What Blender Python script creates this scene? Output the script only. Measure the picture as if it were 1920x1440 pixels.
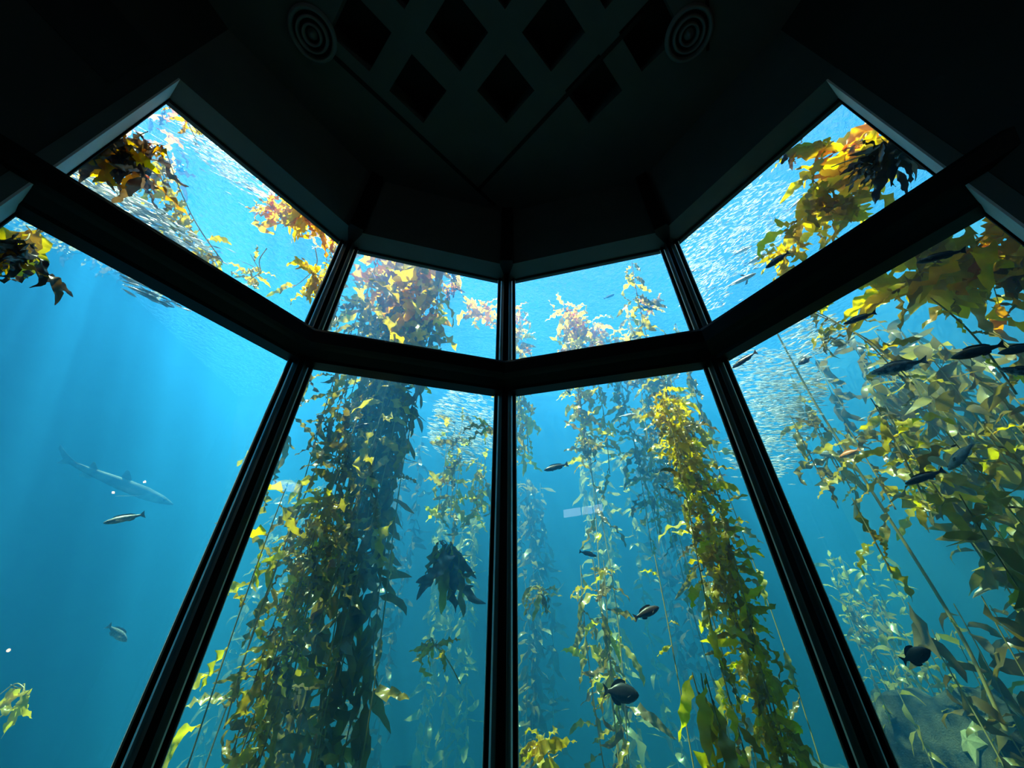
import bpy, bmesh, math, random
from mathutils import Vector, Matrix, Euler

random.seed(7)
for o in list(bpy.data.objects):
    bpy.data.objects.remove(o, do_unlink=True)
sc = bpy.context.scene
COL = sc.collection
R = math.radians

# ------------------------------------------------------------------ camera, world, sun, exposure
PITCH = R(35.5)
FPX = 721.0
CAM = Vector((0, 0, 1.6))
cam_d = bpy.data.cameras.new('camera')
cam_d.sensor_width = 36.0
cam_d.lens = 36.0 * FPX / 1920.0
cam_d.clip_start = 0.05
cam_d.clip_end = 200
cam = bpy.data.objects.new('camera', cam_d)
COL.objects.link(cam)
cam.location = CAM
cam.rotation_euler = (R(90) + PITCH, 0, 0)
sc.camera = cam

SUN_DIR = Vector((-0.30, -0.10, 1.0)).normalized()      # towards the sun
SUN_STRENGTH = 96.0
SKY_STRENGTH = 1.6
WATER_SCATTER = (0.0035, 0.037, 0.098)                   # per metre
WATER_ABSORB = (0.200, 0.102, 0.096)
WATER_TOP = 8.0

world = bpy.data.worlds.new('world')
sc.world = world
world.use_nodes = True
bg = world.node_tree.nodes['Background']
bg.inputs[0].default_value = (0.22, 0.40, 1.0, 1)
bg.inputs[1].default_value = SKY_STRENGTH

sun_d = bpy.data.lights.new('sun', 'SUN')
sun_d.energy = SUN_STRENGTH
sun_d.angle = R(1.5)
sun_d.color = (1.0, 0.96, 0.88)
sun = bpy.data.objects.new('sun', sun_d)
COL.objects.link(sun)
sun.rotation_euler = SUN_DIR.to_track_quat('Z', 'Y').to_euler()
sun.location = (0, 5, 20)

sc.view_settings.view_transform = 'Standard'
sc.view_settings.look = 'None'
sc.view_settings.gamma = 1.0
sc.view_settings.use_curve_mapping = False
sc.view_settings.exposure = 0.0
cy = sc.cycles
cy.use_denoising = True
cy.max_bounces = 10
cy.diffuse_bounces = 6
cy.glossy_bounces = 3
cy.transmission_bounces = 4
cy.volume_bounces = 1
cy.transparent_max_bounces = 24
cy.caustics_reflective = False
cy.caustics_refractive = False
cy.sample_clamp_indirect = 6.0

# ------------------------------------------------------------------ helpers
def tag(o, label=None, cat=None, group=None, kind=None):
    if label: o['label'] = label
    if cat: o['category'] = cat
    if group: o['group'] = group
    if kind: o['kind'] = kind
    return o

def link(name, data, parent=None, mat=None):
    o = bpy.data.objects.new(name, data)
    COL.objects.link(o)
    if parent is not None:
        o.parent = parent
    if mat is not None and data is not None and not data.materials:
        data.materials.append(mat)
    return o

def mesh_of(name, verts, faces, smooth=False):
    me = bpy.data.meshes.new(name)
    me.from_pydata([tuple(v) for v in verts], [], faces)
    if smooth:
        me.polygons.foreach_set('use_smooth', [True] * len(me.polygons))
    me.update()
    return me

def bm_mesh(name, bm, smooth=False):
    bmesh.ops.recalc_face_normals(bm, faces=bm.faces)
    me = bpy.data.meshes.new(name)
    bm.to_mesh(me); bm.free()
    if smooth:
        me.polygons.foreach_set('use_smooth', [True] * len(me.polygons))
    return me

def prism(bm, pts, z0, z1):
    """vertical prism over plan points"""
    lo = [bm.verts.new((p[0], p[1], z0)) for p in pts]
    hi = [bm.verts.new((p[0], p[1], z1)) for p in pts]
    n = len(pts)
    bm.faces.new(lo[::-1]); bm.faces.new(hi)
    for i in range(n):
        bm.faces.new((lo[i], lo[(i + 1) % n], hi[(i + 1) % n], hi[i]))

def sweep(bm, prof, P, Q, n, ext0=0.0, ext1=0.0, miter0=None, miter1=None):
    """profile [(n_offset, z)] swept along plan segment P->Q; miter* = plan direction of the end cut"""
    t = (Q - P).normalized()
    def end(base, off, miter, ext, sgn):
        p = base + n * off + t * ext * sgn
        if miter is not None:
            # slide along t until the point is on the line base + k*miter
            nn = Vector((-miter.y, miter.x))
            k = -(p - base).dot(nn) / t.dot(nn)
            p = p + t * k
        return p
    a = []; b = []
    for off, z in prof:
        p = end(P, off, miter0, ext0, -1); a.append(bm.verts.new((p.x, p.y, z)))
        q = end(Q, off, miter1, ext1, 1); b.append(bm.verts.new((q.x, q.y, z)))
    m = len(prof)
    bm.faces.new(a[::-1]); bm.faces.new(b)
    for i in range(m):
        j = (i + 1) % m
        bm.faces.new((a[i], a[j], b[j], b[i]))

cP, sP = math.cos(PITCH), math.sin(PITCH)
def ray(u, v):
    x = (u - 960.0) / FPX; y = (720.0 - v) / FPX
    return Vector((x, cP - y * sP, sP + y * cP))
def project(p):
    q = p - CAM
    f = q.y * cP + q.z * sP
    if f < 0.05: return None
    return (960 + q.x / f * FPX, 720 - (-q.y * sP + q.z * cP) / f * FPX, f)

# ------------------------------------------------------------------ materials
def nmat(name):
    m = bpy.data.materials.new(name); m.use_nodes = True
    nt = m.node_tree; nt.nodes.clear()
    out = nt.nodes.new('ShaderNodeOutputMaterial')
    return m, nt, out

def N(nt, kind, **kw):
    n = nt.nodes.new(kind)
    for k, v in kw.items():
        if k.startswith('_'): setattr(n, k[1:], v)
        else: n.inputs[k.replace('__', ' ')].default_value = v
    return n

def ramp(nt, fac, stops):
    r = nt.nodes.new('ShaderNodeValToRGB')
    while len(r.color_ramp.elements) < len(stops): r.color_ramp.elements.new(0.5)
    for e, (p, c) in zip(r.color_ramp.elements, stops):
        e.position = p; e.color = (c[0], c[1], c[2], 1)
    nt.links.new(fac, r.inputs[0])
    return r

def painted(name, c1, c2, scale, rough, bump=0.1, spec=0.3):
    m, nt, out = nmat(name)
    tc = N(nt, 'ShaderNodeTexCoord')
    no = N(nt, 'ShaderNodeTexNoise', Scale=scale, Detail=6.0, Roughness=0.6)
    nt.links.new(tc.outputs['Object'], no.inputs['Vector'])
    r = ramp(nt, no.outputs['Fac'], [(0.3, c1), (0.7, c2)])
    b = N(nt, 'ShaderNodeBsdfPrincipled', Roughness=rough)
    b.inputs['Specular IOR Level'].default_value = spec
    nt.links.new(r.outputs[0], b.inputs['Base Color'])
    n2 = N(nt, 'ShaderNodeTexNoise', Scale=scale * 12, Detail=3.0)
    nt.links.new(tc.outputs['Object'], n2.inputs['Vector'])
    bp = N(nt, 'ShaderNodeBump', Strength=bump, Distance=0.01)
    nt.links.new(n2.outputs['Fac'], bp.inputs['Height'])
    nt.links.new(bp.outputs[0], b.inputs['Normal'])
    nt.links.new(b.outputs[0], out.inputs[0])
    return m

M = {}
M['ceiling'] = painted('ceiling_paint', (0.085, 0.108, 0.100), (0.110, 0.138, 0.128), 1.5, 0.85)
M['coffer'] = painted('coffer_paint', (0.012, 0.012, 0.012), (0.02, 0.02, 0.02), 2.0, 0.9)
M['wall'] = painted('wall_paint', (0.022, 0.021, 0.019), (0.034, 0.032, 0.029), 1.2, 0.9)
M['jamb'] = painted('jamb_plaster', (0.60, 0.62, 0.61), (0.70, 0.72, 0.71), 3.0, 0.8)
M['black'] = painted('black_metal', (0.004, 0.004, 0.004), (0.008, 0.008, 0.008), 8.0, 0.45, 0.02, 0.25)
M['rubber'] = painted('black_sealant', (0.004, 0.004, 0.004), (0.006, 0.006, 0.006), 20.0, 0.8, 0.05, 0.1)
M['bead'] = painted('silver_bead', (0.55, 0.55, 0.53), (0.66, 0.66, 0.64), 6.0, 0.45, 0.02, 0.5)
M['floor'] = painted('dark_carpet', (0.02, 0.02, 0.025), (0.035, 0.034, 0.04), 30.0, 0.95, 0.4)
M['diffuser'] = painted('diffuser_metal', (0.16, 0.18, 0.175), (0.20, 0.22, 0.215), 6.0, 0.5, 0.03)
M['rock'] = painted('tank_rock', (0.015, 0.025, 0.022), (0.17, 0.16, 0.10), 6.0, 0.9, 1.0)
M['tank_wall'] = painted('tank_wall_paint', (0.02, 0.06, 0.08), (0.05, 0.11, 0.12), 0.8, 0.9, 0.3)
M['sand'] = painted('tank_sand', (0.14, 0.14, 0.11), (0.24, 0.22, 0.16), 4.0, 0.95, 0.4)

def joint_mat():
    m, nt, out = nmat('clear_silicone_joint')
    tc = N(nt, 'ShaderNodeTexCoord'); no = N(nt, 'ShaderNodeTexNoise', Scale=6.0, Detail=3.0)
    nt.links.new(tc.outputs['Object'], no.inputs['Vector'])
    r = ramp(nt, no.outputs['Fac'], [(0.3, (0.92, 0.90, 0.87)), (0.7, (0.98, 0.97, 0.95))])
    d = N(nt, 'ShaderNodeBsdfDiffuse'); t = N(nt, 'ShaderNodeBsdfTranslucent'); mx = N(nt, 'ShaderNodeMixShader'); mx.inputs[0].default_value = 0.9
    nt.links.new(r.outputs[0], d.inputs[0]); nt.links.new(r.outputs[0], t.inputs[0])
    nt.links.new(d.outputs[0], mx.inputs[1]); nt.links.new(t.outputs[0], mx.inputs[2]); nt.links.new(mx.outputs[0], out.inputs[0])
    return m
M['joint'] = joint_mat()
def glass_mat():
    m, nt, out = nmat('window_acrylic')
    t = N(nt, 'ShaderNodeBsdfTransparent', Color=(0.97, 0.985, 0.985, 1))
    g = N(nt, 'ShaderNodeBsdfGlossy', Roughness=0.0, Color=(1, 1, 1, 1))
    f = N(nt, 'ShaderNodeFresnel', IOR=1.42)
    mx = N(nt, 'ShaderNodeMixShader')
    nt.links.new(f.outputs[0], mx.inputs[0])
    nt.links.new(t.outputs[0], mx.inputs[1]); nt.links.new(g.outputs[0], mx.inputs[2])
    nt.links.new(mx.outputs[0], out.inputs[0])
    return m
M['glass'] = glass_mat()

def water_volume():
    m, nt, out = nmat('sea_water')
    s = N(nt, 'ShaderNodeVolumeScatter', Density=1.0, Anisotropy=0.25, Color=(*WATER_SCATTER, 1))
    # absorption density uses (1 - colour)
    a = N(nt, 'ShaderNodeVolumeAbsorption', Density=1.0, Color=tuple(1 - c for c in WATER_ABSORB) + (1,))
    ad = N(nt, 'ShaderNodeAddShader')
    nt.links.new(s.outputs[0], ad.inputs[0]); nt.links.new(a.outputs[0], ad.inputs[1])
    nt.links.new(ad.outputs[0], out.inputs['Volume'])
    return m
M['water'] = water_volume()

def surface_mat():
    m, nt, out = nmat('rippled_water_surface')
    tc = N(nt, 'ShaderNodeTexCoord')
    n1 = N(nt, 'ShaderNodeTexNoise', Scale=11.0, Detail=4.0, Roughness=0.65, Distortion=0.6)
    n2 = N(nt, 'ShaderNodeTexNoise', Scale=1.6, Detail=2.0, Distortion=0.4)
    nt.links.new(tc.outputs['Object'], n1.inputs['Vector'])
    nt.links.new(tc.outputs['Object'], n2.inputs['Vector'])
    b1 = N(nt, 'ShaderNodeBump', Strength=1.0, Distance=0.10)
    b2 = N(nt, 'ShaderNodeBump', Strength=1.0, Distance=0.14)
    nt.links.new(n1.outputs['Fac'], b1.inputs['Height'])
    nt.links.new(n2.outputs['Fac'], b2.inputs['Height'])
    nt.links.new(b2.outputs[0], b1.inputs['Normal'])
    f = N(nt, 'ShaderNodeFresnel', IOR=1.33)
    nt.links.new(b1.outputs[0], f.inputs['Normal'])
    t = N(nt, 'ShaderNodeBsdfTransparent', Color=(1, 1, 1, 1))
    g = N(nt, 'ShaderNodeBsdfGlossy', Roughness=0.02, Color=(1, 1, 1, 1))
    nt.links.new(b1.outputs[0], g.inputs['Normal'])
    rf = N(nt, 'ShaderNodeBsdfRefraction', Roughness=0.10, IOR=1.33, Color=(1, 1, 1, 1))
    nt.links.new(b1.outputs[0], rf.inputs['Normal'])
    tm = N(nt, 'ShaderNodeMixShader'); tm.inputs[0].default_value = 0.55
    nt.links.new(t.outputs[0], tm.inputs[1]); nt.links.new(rf.outputs[0], tm.inputs[2])
    mx = N(nt, 'ShaderNodeMixShader')
    nt.links.new(f.outputs[0], mx.inputs[0])
    nt.links.new(tm.outputs[0], mx.inputs[1]); nt.links.new(g.outputs[0], mx.inputs[2])
    nt.links.new(mx.outputs[0], out.inputs[0])
    return m
M['surface'] = surface_mat()

def kelp_mat(name, cols, trans, gloss=0.08):
    """thin seaweed: reflects and lets light through"""
    m, nt, out = nmat(name)
    oi = N(nt, 'ShaderNodeObjectInfo')
    tc = N(nt, 'ShaderNodeTexCoord')
    no = N(nt, 'ShaderNodeTexNoise', Scale=5.0, Detail=4.0)
    nt.links.new(tc.outputs['Object'], no.inputs['Vector'])
    ma = N(nt, 'ShaderNodeMath', _operation='MULTIPLY_ADD')
    nt.links.new(no.outputs['Fac'], ma.inputs[0]); ma.inputs[1].default_value = 0.7
    sub = N(nt, 'ShaderNodeMath', _operation='MULTIPLY_ADD')
    nt.links.new(oi.outputs['Random'], sub.inputs[0]); sub.inputs[1].default_value = 0.8; sub.inputs[2].default_value = -0.25
    nt.links.new(sub.outputs[0], ma.inputs[2])
    k = len(cols)
    r = ramp(nt, ma.outputs[0], [(0.1 + 0.8 * i / (k - 1), c) for i, c in enumerate(cols)])
    d = N(nt, 'ShaderNodeBsdfDiffuse')
    tr = N(nt, 'ShaderNodeBsdfTranslucent')
    gl = N(nt, 'ShaderNodeBsdfGlossy', Roughness=0.3, Color=(0.8, 0.8, 0.75, 1))
    nt.links.new(r.outputs[0], d.inputs[0])
    hs = N(nt, 'ShaderNodeHueSaturation', Saturation=1.12, Value=1.25)
    nt.links.new(r.outputs[0], hs.inputs['Color']); nt.links.new(hs.outputs[0], tr.inputs[0])
    m1 = N(nt, 'ShaderNodeMixShader'); m1.inputs[0].default_value = trans
    nt.links.new(d.outputs[0], m1.inputs[1]); nt.links.new(tr.outputs[0], m1.inputs[2])
    m2 = N(nt, 'ShaderNodeMixShader'); m2.inputs[0].default_value = gloss
    nt.links.new(m1.outputs[0], m2.inputs[1]); nt.links.new(gl.outputs[0], m2.inputs[2])
    nt.links.new(m2.outputs[0], out.inputs[0])
    return m
M['gold'] = kelp_mat('golden_kelp', [(0.42, 0.25, 0.02), (0.74, 0.52, 0.03), (0.92, 0.75, 0.06)], 0.62, 0.05)
M['olive'] = kelp_mat('olive_kelp', [(0.20, 0.13, 0.03), (0.46, 0.33, 0.06), (0.75, 0.58, 0.10)], 0.5)
M['orange'] = kelp_mat('orange_kelp', [(0.52, 0.17, 0.008), (0.90, 0.42, 0.010), (0.98, 0.62, 0.015)], 0.80, 0.02)
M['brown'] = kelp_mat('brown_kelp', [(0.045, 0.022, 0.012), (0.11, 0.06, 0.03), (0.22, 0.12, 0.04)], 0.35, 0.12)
M['stipe'] = kelp_mat('kelp_stipe', [(0.50, 0.40, 0.14), (0.70, 0.58, 0.22)], 0.3)

# ------------------------------------------------------------------ the room
V2 = lambda x, y: Vector((x, y))
FL, L, C_, R_, FR = V2(-3.02, 1.30), V2(-1.96, 2.80), V2(-0.07, 3.31), V2(1.89, 2.80), V2(2.88, 1.30)
BAY = [FL, L, C_, R_, FR]
ZC = 1.6
Z_SILL, Z_TR0, Z_TR1, Z_HEAD, Z_CEIL = 0.35, ZC + 2.195, ZC + 2.44, ZC + 4.0, ZC + 5.18
DEPTH = 0.25
ROOM_BACK = -5.0
PANES = []
for i in range(4):
    P, Q = BAY[i], BAY[i + 1]
    t = (Q - P).normalized()
    n = V2(t.y, -t.x)                       # into the room
    if n.dot(P) > 0: n = -n
    PANES.append((P, Q, t, n))

def glass_hit(d):
    best = None
    for P, Q, t, n in PANES:
        dn = n.x * d.x + n.y * d.y
        if abs(dn) < 1e-6: continue
        s = n.dot(P) / dn
        if s > 0 and (best is None or s < best): best = s
    return best
def at(u, v, e=None, Y=None):
    """point seen at pixel (u, v): e metres behind the glass, or at depth Y"""
    d = ray(u, v)
    s = Y / d.y if Y is not None else glass_hit(d) + e / d.length
    return CAM + d * s

MIT = []
for i in range(5):
    if i == 0 or i == 4:
        MIT.append(None)
    else:
        MIT.append((PANES[i - 1][3] + PANES[i][3]).normalized())

# floor
room_plan = [FL + V2(0, 0), L, C_, R_, FR]
bm = bmesh.new()
prism(bm, [(-4.4, ROOM_BACK), (4.3, ROOM_BACK), (4.3, 1.0), (FR.x, FR.y), (R_.x, R_.y), (C_.x, C_.y), (L.x, L.y), (FL.x, FL.y), (-4.4, 1.0)], -0.3, 0.0)
floor = tag(link('floor', bm_mesh('floor', bm), None, M['floor']), 'dark carpet floor of the viewing room', None, None, 'structure')

# side wall outlines (plan, room side), behind the bay
nR, nL = PANES[3][3], PANES[0][3]
tR, tL = PANES[3][2], -PANES[0][2]
jR, jL = FR + nR * DEPTH, FL + nL * DEPTH
eR, eL = jR + tR * 0.09, jL + tL * 0.09
WALL_R = [eR, V2(eR.x + 0.30, eR.y - 0.9), V2(3.6, -1.6), V2(3.6, ROOM_BACK)]
WALL_L = [eL, V2(eL.x - 0.30, eL.y - 0.9), V2(-3.7, -1.6), V2(-3.7, ROOM_BACK)]

def wall_block(name, line, outer, label):
    bm = bmesh.new()
    pts = [(p.x, p.y) for p in line] + outer
    prism(bm, pts, -0.3, Z_CEIL + 0.9)
    return tag(link(name, bm_mesh(name, bm), None, M['wall']), label, None, None, 'structure')
wr = wall_block('wall_right', WALL_R, [(4.3, ROOM_BACK), (4.3, 1.0), (FR.x + 0.35, 1.02), (FR.x + tR.x * 0.06, FR.y + tR.y * 0.06)], 'dark side wall beyond the bay window')
wl = wall_block('wall_left', WALL_L, [(-4.4, ROOM_BACK), (-4.4, 1.0), (FL.x - 0.35, 1.02), (FL.x + tL.x * 0.06, FL.y + tL.y * 0.06)], 'dark side wall with a dark panel painted as the shade of an opening')
bm = bmesh.new(); prism(bm, [(-4.4, ROOM_BACK), (4.3, ROOM_BACK), (4.3, ROOM_BACK - 0.2), (-4.4, ROOM_BACK - 0.2)], -0.3, Z_CEIL + 0.9)
tag(link('wall_back', bm_mesh('wall_back', bm), None, M['wall']), 'dark wall behind the viewer', None, None, 'structure')

# plaster reveals beside the outer panes (lighter paint), one per end
for nm, P, t, n, lab in (('trim_1', FR, tR, nR, 'pale plaster window reveal beside the dark clump of kelp'), ('trim_2', FL, tL, nL, 'pale plaster window reveal beside the brown kelp')):
    bm = bmesh.new()
    a = P - t * 0.0 - n * 0.05
    pts = [a, P + n * (DEPTH + 0.002), P + n * (DEPTH + 0.002) + t * 0.012, a + t * 0.04]
    prism(bm, [(p.x, p.y) for p in pts], Z_SILL, Z_HEAD)
    jo = tag(link(nm, bm_mesh(nm, bm), None, M['jamb']), lab, None, None, 'structure')
    bm = bmesh.new()
    pts = [P + n * (DEPTH - 0.02) + t * 0.012, P + n * (DEPTH + 0.003) + t * 0.012, P + n * (DEPTH + 0.003) + t * 0.092, P + n * (DEPTH - 0.02) + t * 0.092]
    prism(bm, [(p.x, p.y) for p in pts], Z_SILL, Z_HEAD)
    link('casing', bm_mesh('casing', bm), jo, M['ceiling'])

# wall above the panes (header) and below (sill), one per pane, mitred
HEAD = []
for i, (P, Q, t, n) in enumerate(PANES):
    bm = bmesh.new()
    sweep(bm, [(-0.06, Z_HEAD), (DEPTH, Z_HEAD), (DEPTH, Z_CEIL + 0.25), (-0.06, Z_CEIL + 1.27)], P, Q, n, 0.4 if i == 0 else 0, 0.4 if i == 3 else 0, MIT[i], MIT[i + 1])
    HEAD.append(link('header', bm_mesh('header', bm), None, M['ceiling']))
    bm = bmesh.new()
    sweep(bm, [(-0.06, -0.3), (DEPTH, -0.3), (DEPTH, Z_SILL), (-0.06, Z_SILL)], P, Q, n, 0.3 if i == 0 else 0, 0.3 if i == 3 else 0, MIT[i], MIT[i + 1])
    HEAD.append(link('sill', bm_mesh('sill', bm), None, M['wall']))
wf = link('wall_front', None)
tag(wf, 'dark bay wall above and below the aquarium windows', None, None, 'structure')
for h in HEAD: h.parent = wf

# windows: upper and lower pane per bay side
k = 0
for i, (P, Q, t, n) in enumerate(PANES):
    for z0, z1, nm in ((Z_SILL, Z_TR0, 'lower'), (Z_TR1 - 0.1, Z_HEAD, 'upper')):
        k += 1
        win = link('window_%d' % k, None)
        tag(win, '%s acrylic aquarium pane' % nm, None, None, 'structure')
        a, b = P, Q
        vs = []
        for off in (-0.01, -0.05):
            for p, z in ((a, z0), (b, z0), (b, z1), (a, z1)):
                vs.append((p.x + n.x * off, p.y + n.y * off, z))
        # single clear sheet (front face of the acrylic)
        me = mesh_of('pane', vs[:4], [(0, 1, 2, 3)])
        link('pane', me, win, M['glass'])
        # sealant line round the pane
        def strip(name, s0, s1, o0, o1, za, zb, mat):
            bm = bmesh.new()
            A = P + t * s0; B = P + t * s1
            prism(bm, [(A + n * o0)[:], (B + n * o0)[:], (B + n * o1)[:], (A + n * o1)[:]], za, zb)
            link(name, bm_mesh(name, bm), win, mat)
        def tape(name, s0, s1, off, za, zb, mat):
            A = P + t * s0 + n * off; B = P + t * s1 + n * off
            link(name, mesh_of(name, [(A.x, A.y, za), (B.x, B.y, za), (B.x, B.y, zb), (A.x, A.y, zb)], [(0, 1, 2, 3)]), win, mat)
        Ln = (Q - P).length
        if i > 0:
            strip('glazing_stop', 0.086, 0.114, -0.01, 0.035, z0, z1, M['rubber'])
            tape('bead', 0.066, 0.087, 0.004, z0, z1, M['joint'])
            tape('sealant', 0.113, 0.118, 0.003, z0, z1, M['joint'])
        else:
            strip('sealant', 0.0, 0.012, -0.01, 0.02, z0, z1, M['rubber'])
        if i < 3:
            strip('glazing_stop', Ln - 0.114, Ln - 0.086, -0.01, 0.035, z0, z1, M['rubber'])
            tape('bead', Ln - 0.087, Ln - 0.066, 0.004, z0, z1, M['joint'])
            tape('sealant', Ln - 0.118, Ln - 0.113, 0.003, z0, z1, M['joint'])
        else:
            strip('sealant', Ln - 0.012, Ln, -0.01, 0.02, z0, z1, M['rubber'])
        strip('sealant', 0.0, Ln, -0.01, 0.012, z1 - 0.012 if nm == 'upper' else z0, z1 if nm == 'upper' else z0 + 0.012, M['rubber'])

# mullions
k = 2
for i in (1, 2, 3):
    k += 1
    tA, nA = PANES[i - 1][2], PANES[i - 1][3]
    tB, nB = PANES[i][2], PANES[i][3]
    V = BAY[i]; mm = MIT[i]
    w = 0.066
    a0 = V - tA * w; b0 = V + tB * w
    pts = [a0 - nA * 0.03, a0 + nA * 0.10, a0 + nA * 0.10 + (b0 - a0) * 0.06 + mm * 0.02, b0 + nB * 0.10 - (b0 - a0) * 0.06 + mm * 0.02, b0 + nB * 0.10, b0 - nB * 0.03, V - mm * 0.05]
    bm = bmesh.new(); prism(bm, [p[:] for p in pts], 0.0, Z_HEAD)
    names = {1: 'black mullion between the open water and the thick kelp column', 2: 'black central mullion of the bay window', 3: 'black mullion beside the bright yellow kelp strand'}
    mo = tag(link('trim_%d' % k, None), names[i], None, None, 'structure')
    link('post', bm_mesh('post', bm), mo, M['black'])
    # post in front of the wall above the header
    base = V + mm * DEPTH
    pts = [base - tA * 0.085 , base + mm * 0.07 - tA * 0.075, base + mm * 0.07 + tB * 0.075, base + tB * 0.085, V]
    bm = bmesh.new(); prism(bm, [p[:] for p in pts], Z_HEAD - 0.01, Z_CEIL)
    link('upper_post', bm_mesh('upper_post', bm), mo, M['black'])

# transoms
TN = ['black transom beam under the brown hanging kelp', 'black transom beam across the thick kelp column', 'black transom beam under the orange kelp bush', 'black transom beam under the silver fish']
for i, (P, Q, t, n) in enumerate(PANES):
    k += 1
    prof = [(-0.02, Z_TR0), (0.10, Z_TR0 + 0.005), (0.115, Z_TR0 + 0.03), (0.20, Z_TR0 + 0.075), (0.27, Z_TR0 + 0.10), (0.27, Z_TR1), (0.0, Z_TR1 + 0.01), (-0.02, Z_TR1 - 0.08)]
    bm = bmesh.new(); sweep(bm, prof, P, Q, n, 0.04 if i == 0 else 0, 0.04 if i == 3 else 0, MIT[i], MIT[i + 1])
    to = tag(link('trim_%d' % k, None), TN[i], None, None, 'structure')
    link('beam', bm_mesh('beam', bm), to, M['black'])
    # rounded nose rail along the beam's front edge
    prof = [(0.255, Z_TR0 + 0.07), (0.29, Z_TR0 + 0.085), (0.30, Z_TR1 - 0.04), (0.29, Z_TR1 - 0.008), (0.255, Z_TR1)]
    bm = bmesh.new(); sweep(bm, prof, P, Q, n, 0.42 if i == 0 else 0, 0.42 if i == 3 else 0, MIT[i], MIT[i + 1])
    link('nose_rail', bm_mesh('nose_rail', bm), to, M['black'])

# ceiling with square coffers turned 45 degrees
DIAG = 0.985
PIT = DIAG / math.sqrt(2)
SIDE = 0.455
CC = V2(-0.07, 1.60)
ux, uy = V2(1, 1).normalized(), V2(-1, 1).normalized()
holes = set()
for j in range(0, 9):
    for i in range(-4, 5):
        # diamond rows run across; row j lies j half-diagonals towards the viewer
        x = i * DIAG + (0.5 * DIAG if j % 2 else 0.0)
        y = -j * DIAG / 2
        if abs(x) > 1.9 + 0.0 * j: continue
        p = V2(x, y)
        holes.add((round(p.dot(ux) / PIT), round(p.dot(uy) / PIT)))
cuts = sorted([k * PIT - SIDE / 2 for k in range(-12, 13)] + [k * PIT + SIDE / 2 for k in range(-12, 13)])
def cell(a0, a1):
    m = (a0 + a1) / 2
    k = round(m / PIT)
    return k if abs(m - k * PIT) < SIDE / 2 else None
bm = bmesh.new()
vc = {}
def cv(a, b, z=Z_CEIL):
    key = (round(a, 4), round(b, 4), z)
    if key not in vc:
        p = CC + ux * a + uy * b
        vc[key] = bm.verts.new((p.x, p.y, z))
    return vc[key]
for a0, a1 in zip(cuts, cuts[1:]):
    for b0, b1 in zip(cuts, cuts[1:]):
        if (cell(a0, a1), cell(b0, b1)) in holes and cell(a0, a1) is not None and cell(b0, b1) is not None:
            zt = Z_CEIL + 0.30
            q = [(a0, b0), (a1, b0), (a1, b1), (a0, b1)]
            for m in range(4):
                s, e = q[m], q[(m + 1) % 4]
                bm.faces.new((cv(*s), cv(*e), cv(*e, zt), cv(*s, zt)))
        else:
            bm.faces.new((cv(a0, b0), cv(a1, b0), cv(a1, b1), cv(a0, b1)))
def clip(co, no):
    g = bm.verts[:] + bm.edges[:] + bm.faces[:]
    bmesh.ops.bisect_plane(bm, geom=g, plane_co=(co.x, co.y, 0), plane_no=(no.x, no.y, 0), clear_outer=True)
for P, Q, t, n in PANES: clip(P + n * (DEPTH - 0.03), -n)
clip(V2(4.2, 0), V2(1, 0)); clip(V2(-4.2, 0), V2(-1, 0)); clip(V2(0, ROOM_BACK - 0.1), V2(0, -1))
# grooves between the ceiling panels
ceil = tag(link('ceiling', bm_mesh('ceiling', bm), None, M['ceiling']), 'dark ceiling with a lattice of square coffers', None, None, 'structure')
sq = mesh_of('panel', [(-.5, -.5, 0), (.5, -.5, 0), (.5, .5, 0), (-.5, .5, 0)], [(0, 3, 2, 1)])
sq.materials.append(M['coffer'])
for (a, b) in sorted(holes):
    p = CC + ux * (a * PIT) + uy * (b * PIT)
    if not (ROOM_BACK < p.y): continue
    o = link('panel', sq, ceil); o.location = (p.x, p.y, Z_CEIL + 0.28)
    o.rotation_euler = (0, 0, R(45)); o.scale = (SIDE + 0.02, SIDE + 0.02, 1)
def groove(name, A, B, w=0.045, mat='coffer'):
    t = (B - A).normalized(); n = V2(-t.y, t.x)
    bm = bmesh.new()
    prism(bm, [(A + n * w / 2)[:], (A - n * w / 2)[:], (B - n * w / 2)[:], (B + n * w / 2)[:]], Z_CEIL - 0.006, Z_CEIL + 0.02)
    link(name, bm_mesh(name, bm), ceil, M[mat])
apex = V2(-0.46, 2.72)
groove('seam', apex + V2(0.22, 0.22), apex + V2(-1.62, -1.62))
groove('seam', apex, apex + V2(1.75, -1.75))
groove('seam', V2(2.05, 1.25), V2(1.75, 0.55), 0.03)

# roof slab over the room (keeps daylight out)
bm = bmesh.new()
prism(bm, [(-4.4, ROOM_BACK - 0.2), (4.3, ROOM_BACK - 0.2), (4.3, 1.0), (FR.x, FR.y), (R_.x, R_.y), (C_.x, C_.y), (L.x, L.y), (FL.x, FL.y), (-4.4, 1.0)], Z_CEIL + 0.7, Z_CEIL + 1.0)
tag(link('roof', bm_mesh('roof', bm), None, M['wall']), 'roof slab over the viewing room', None, None, 'structure')

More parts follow.
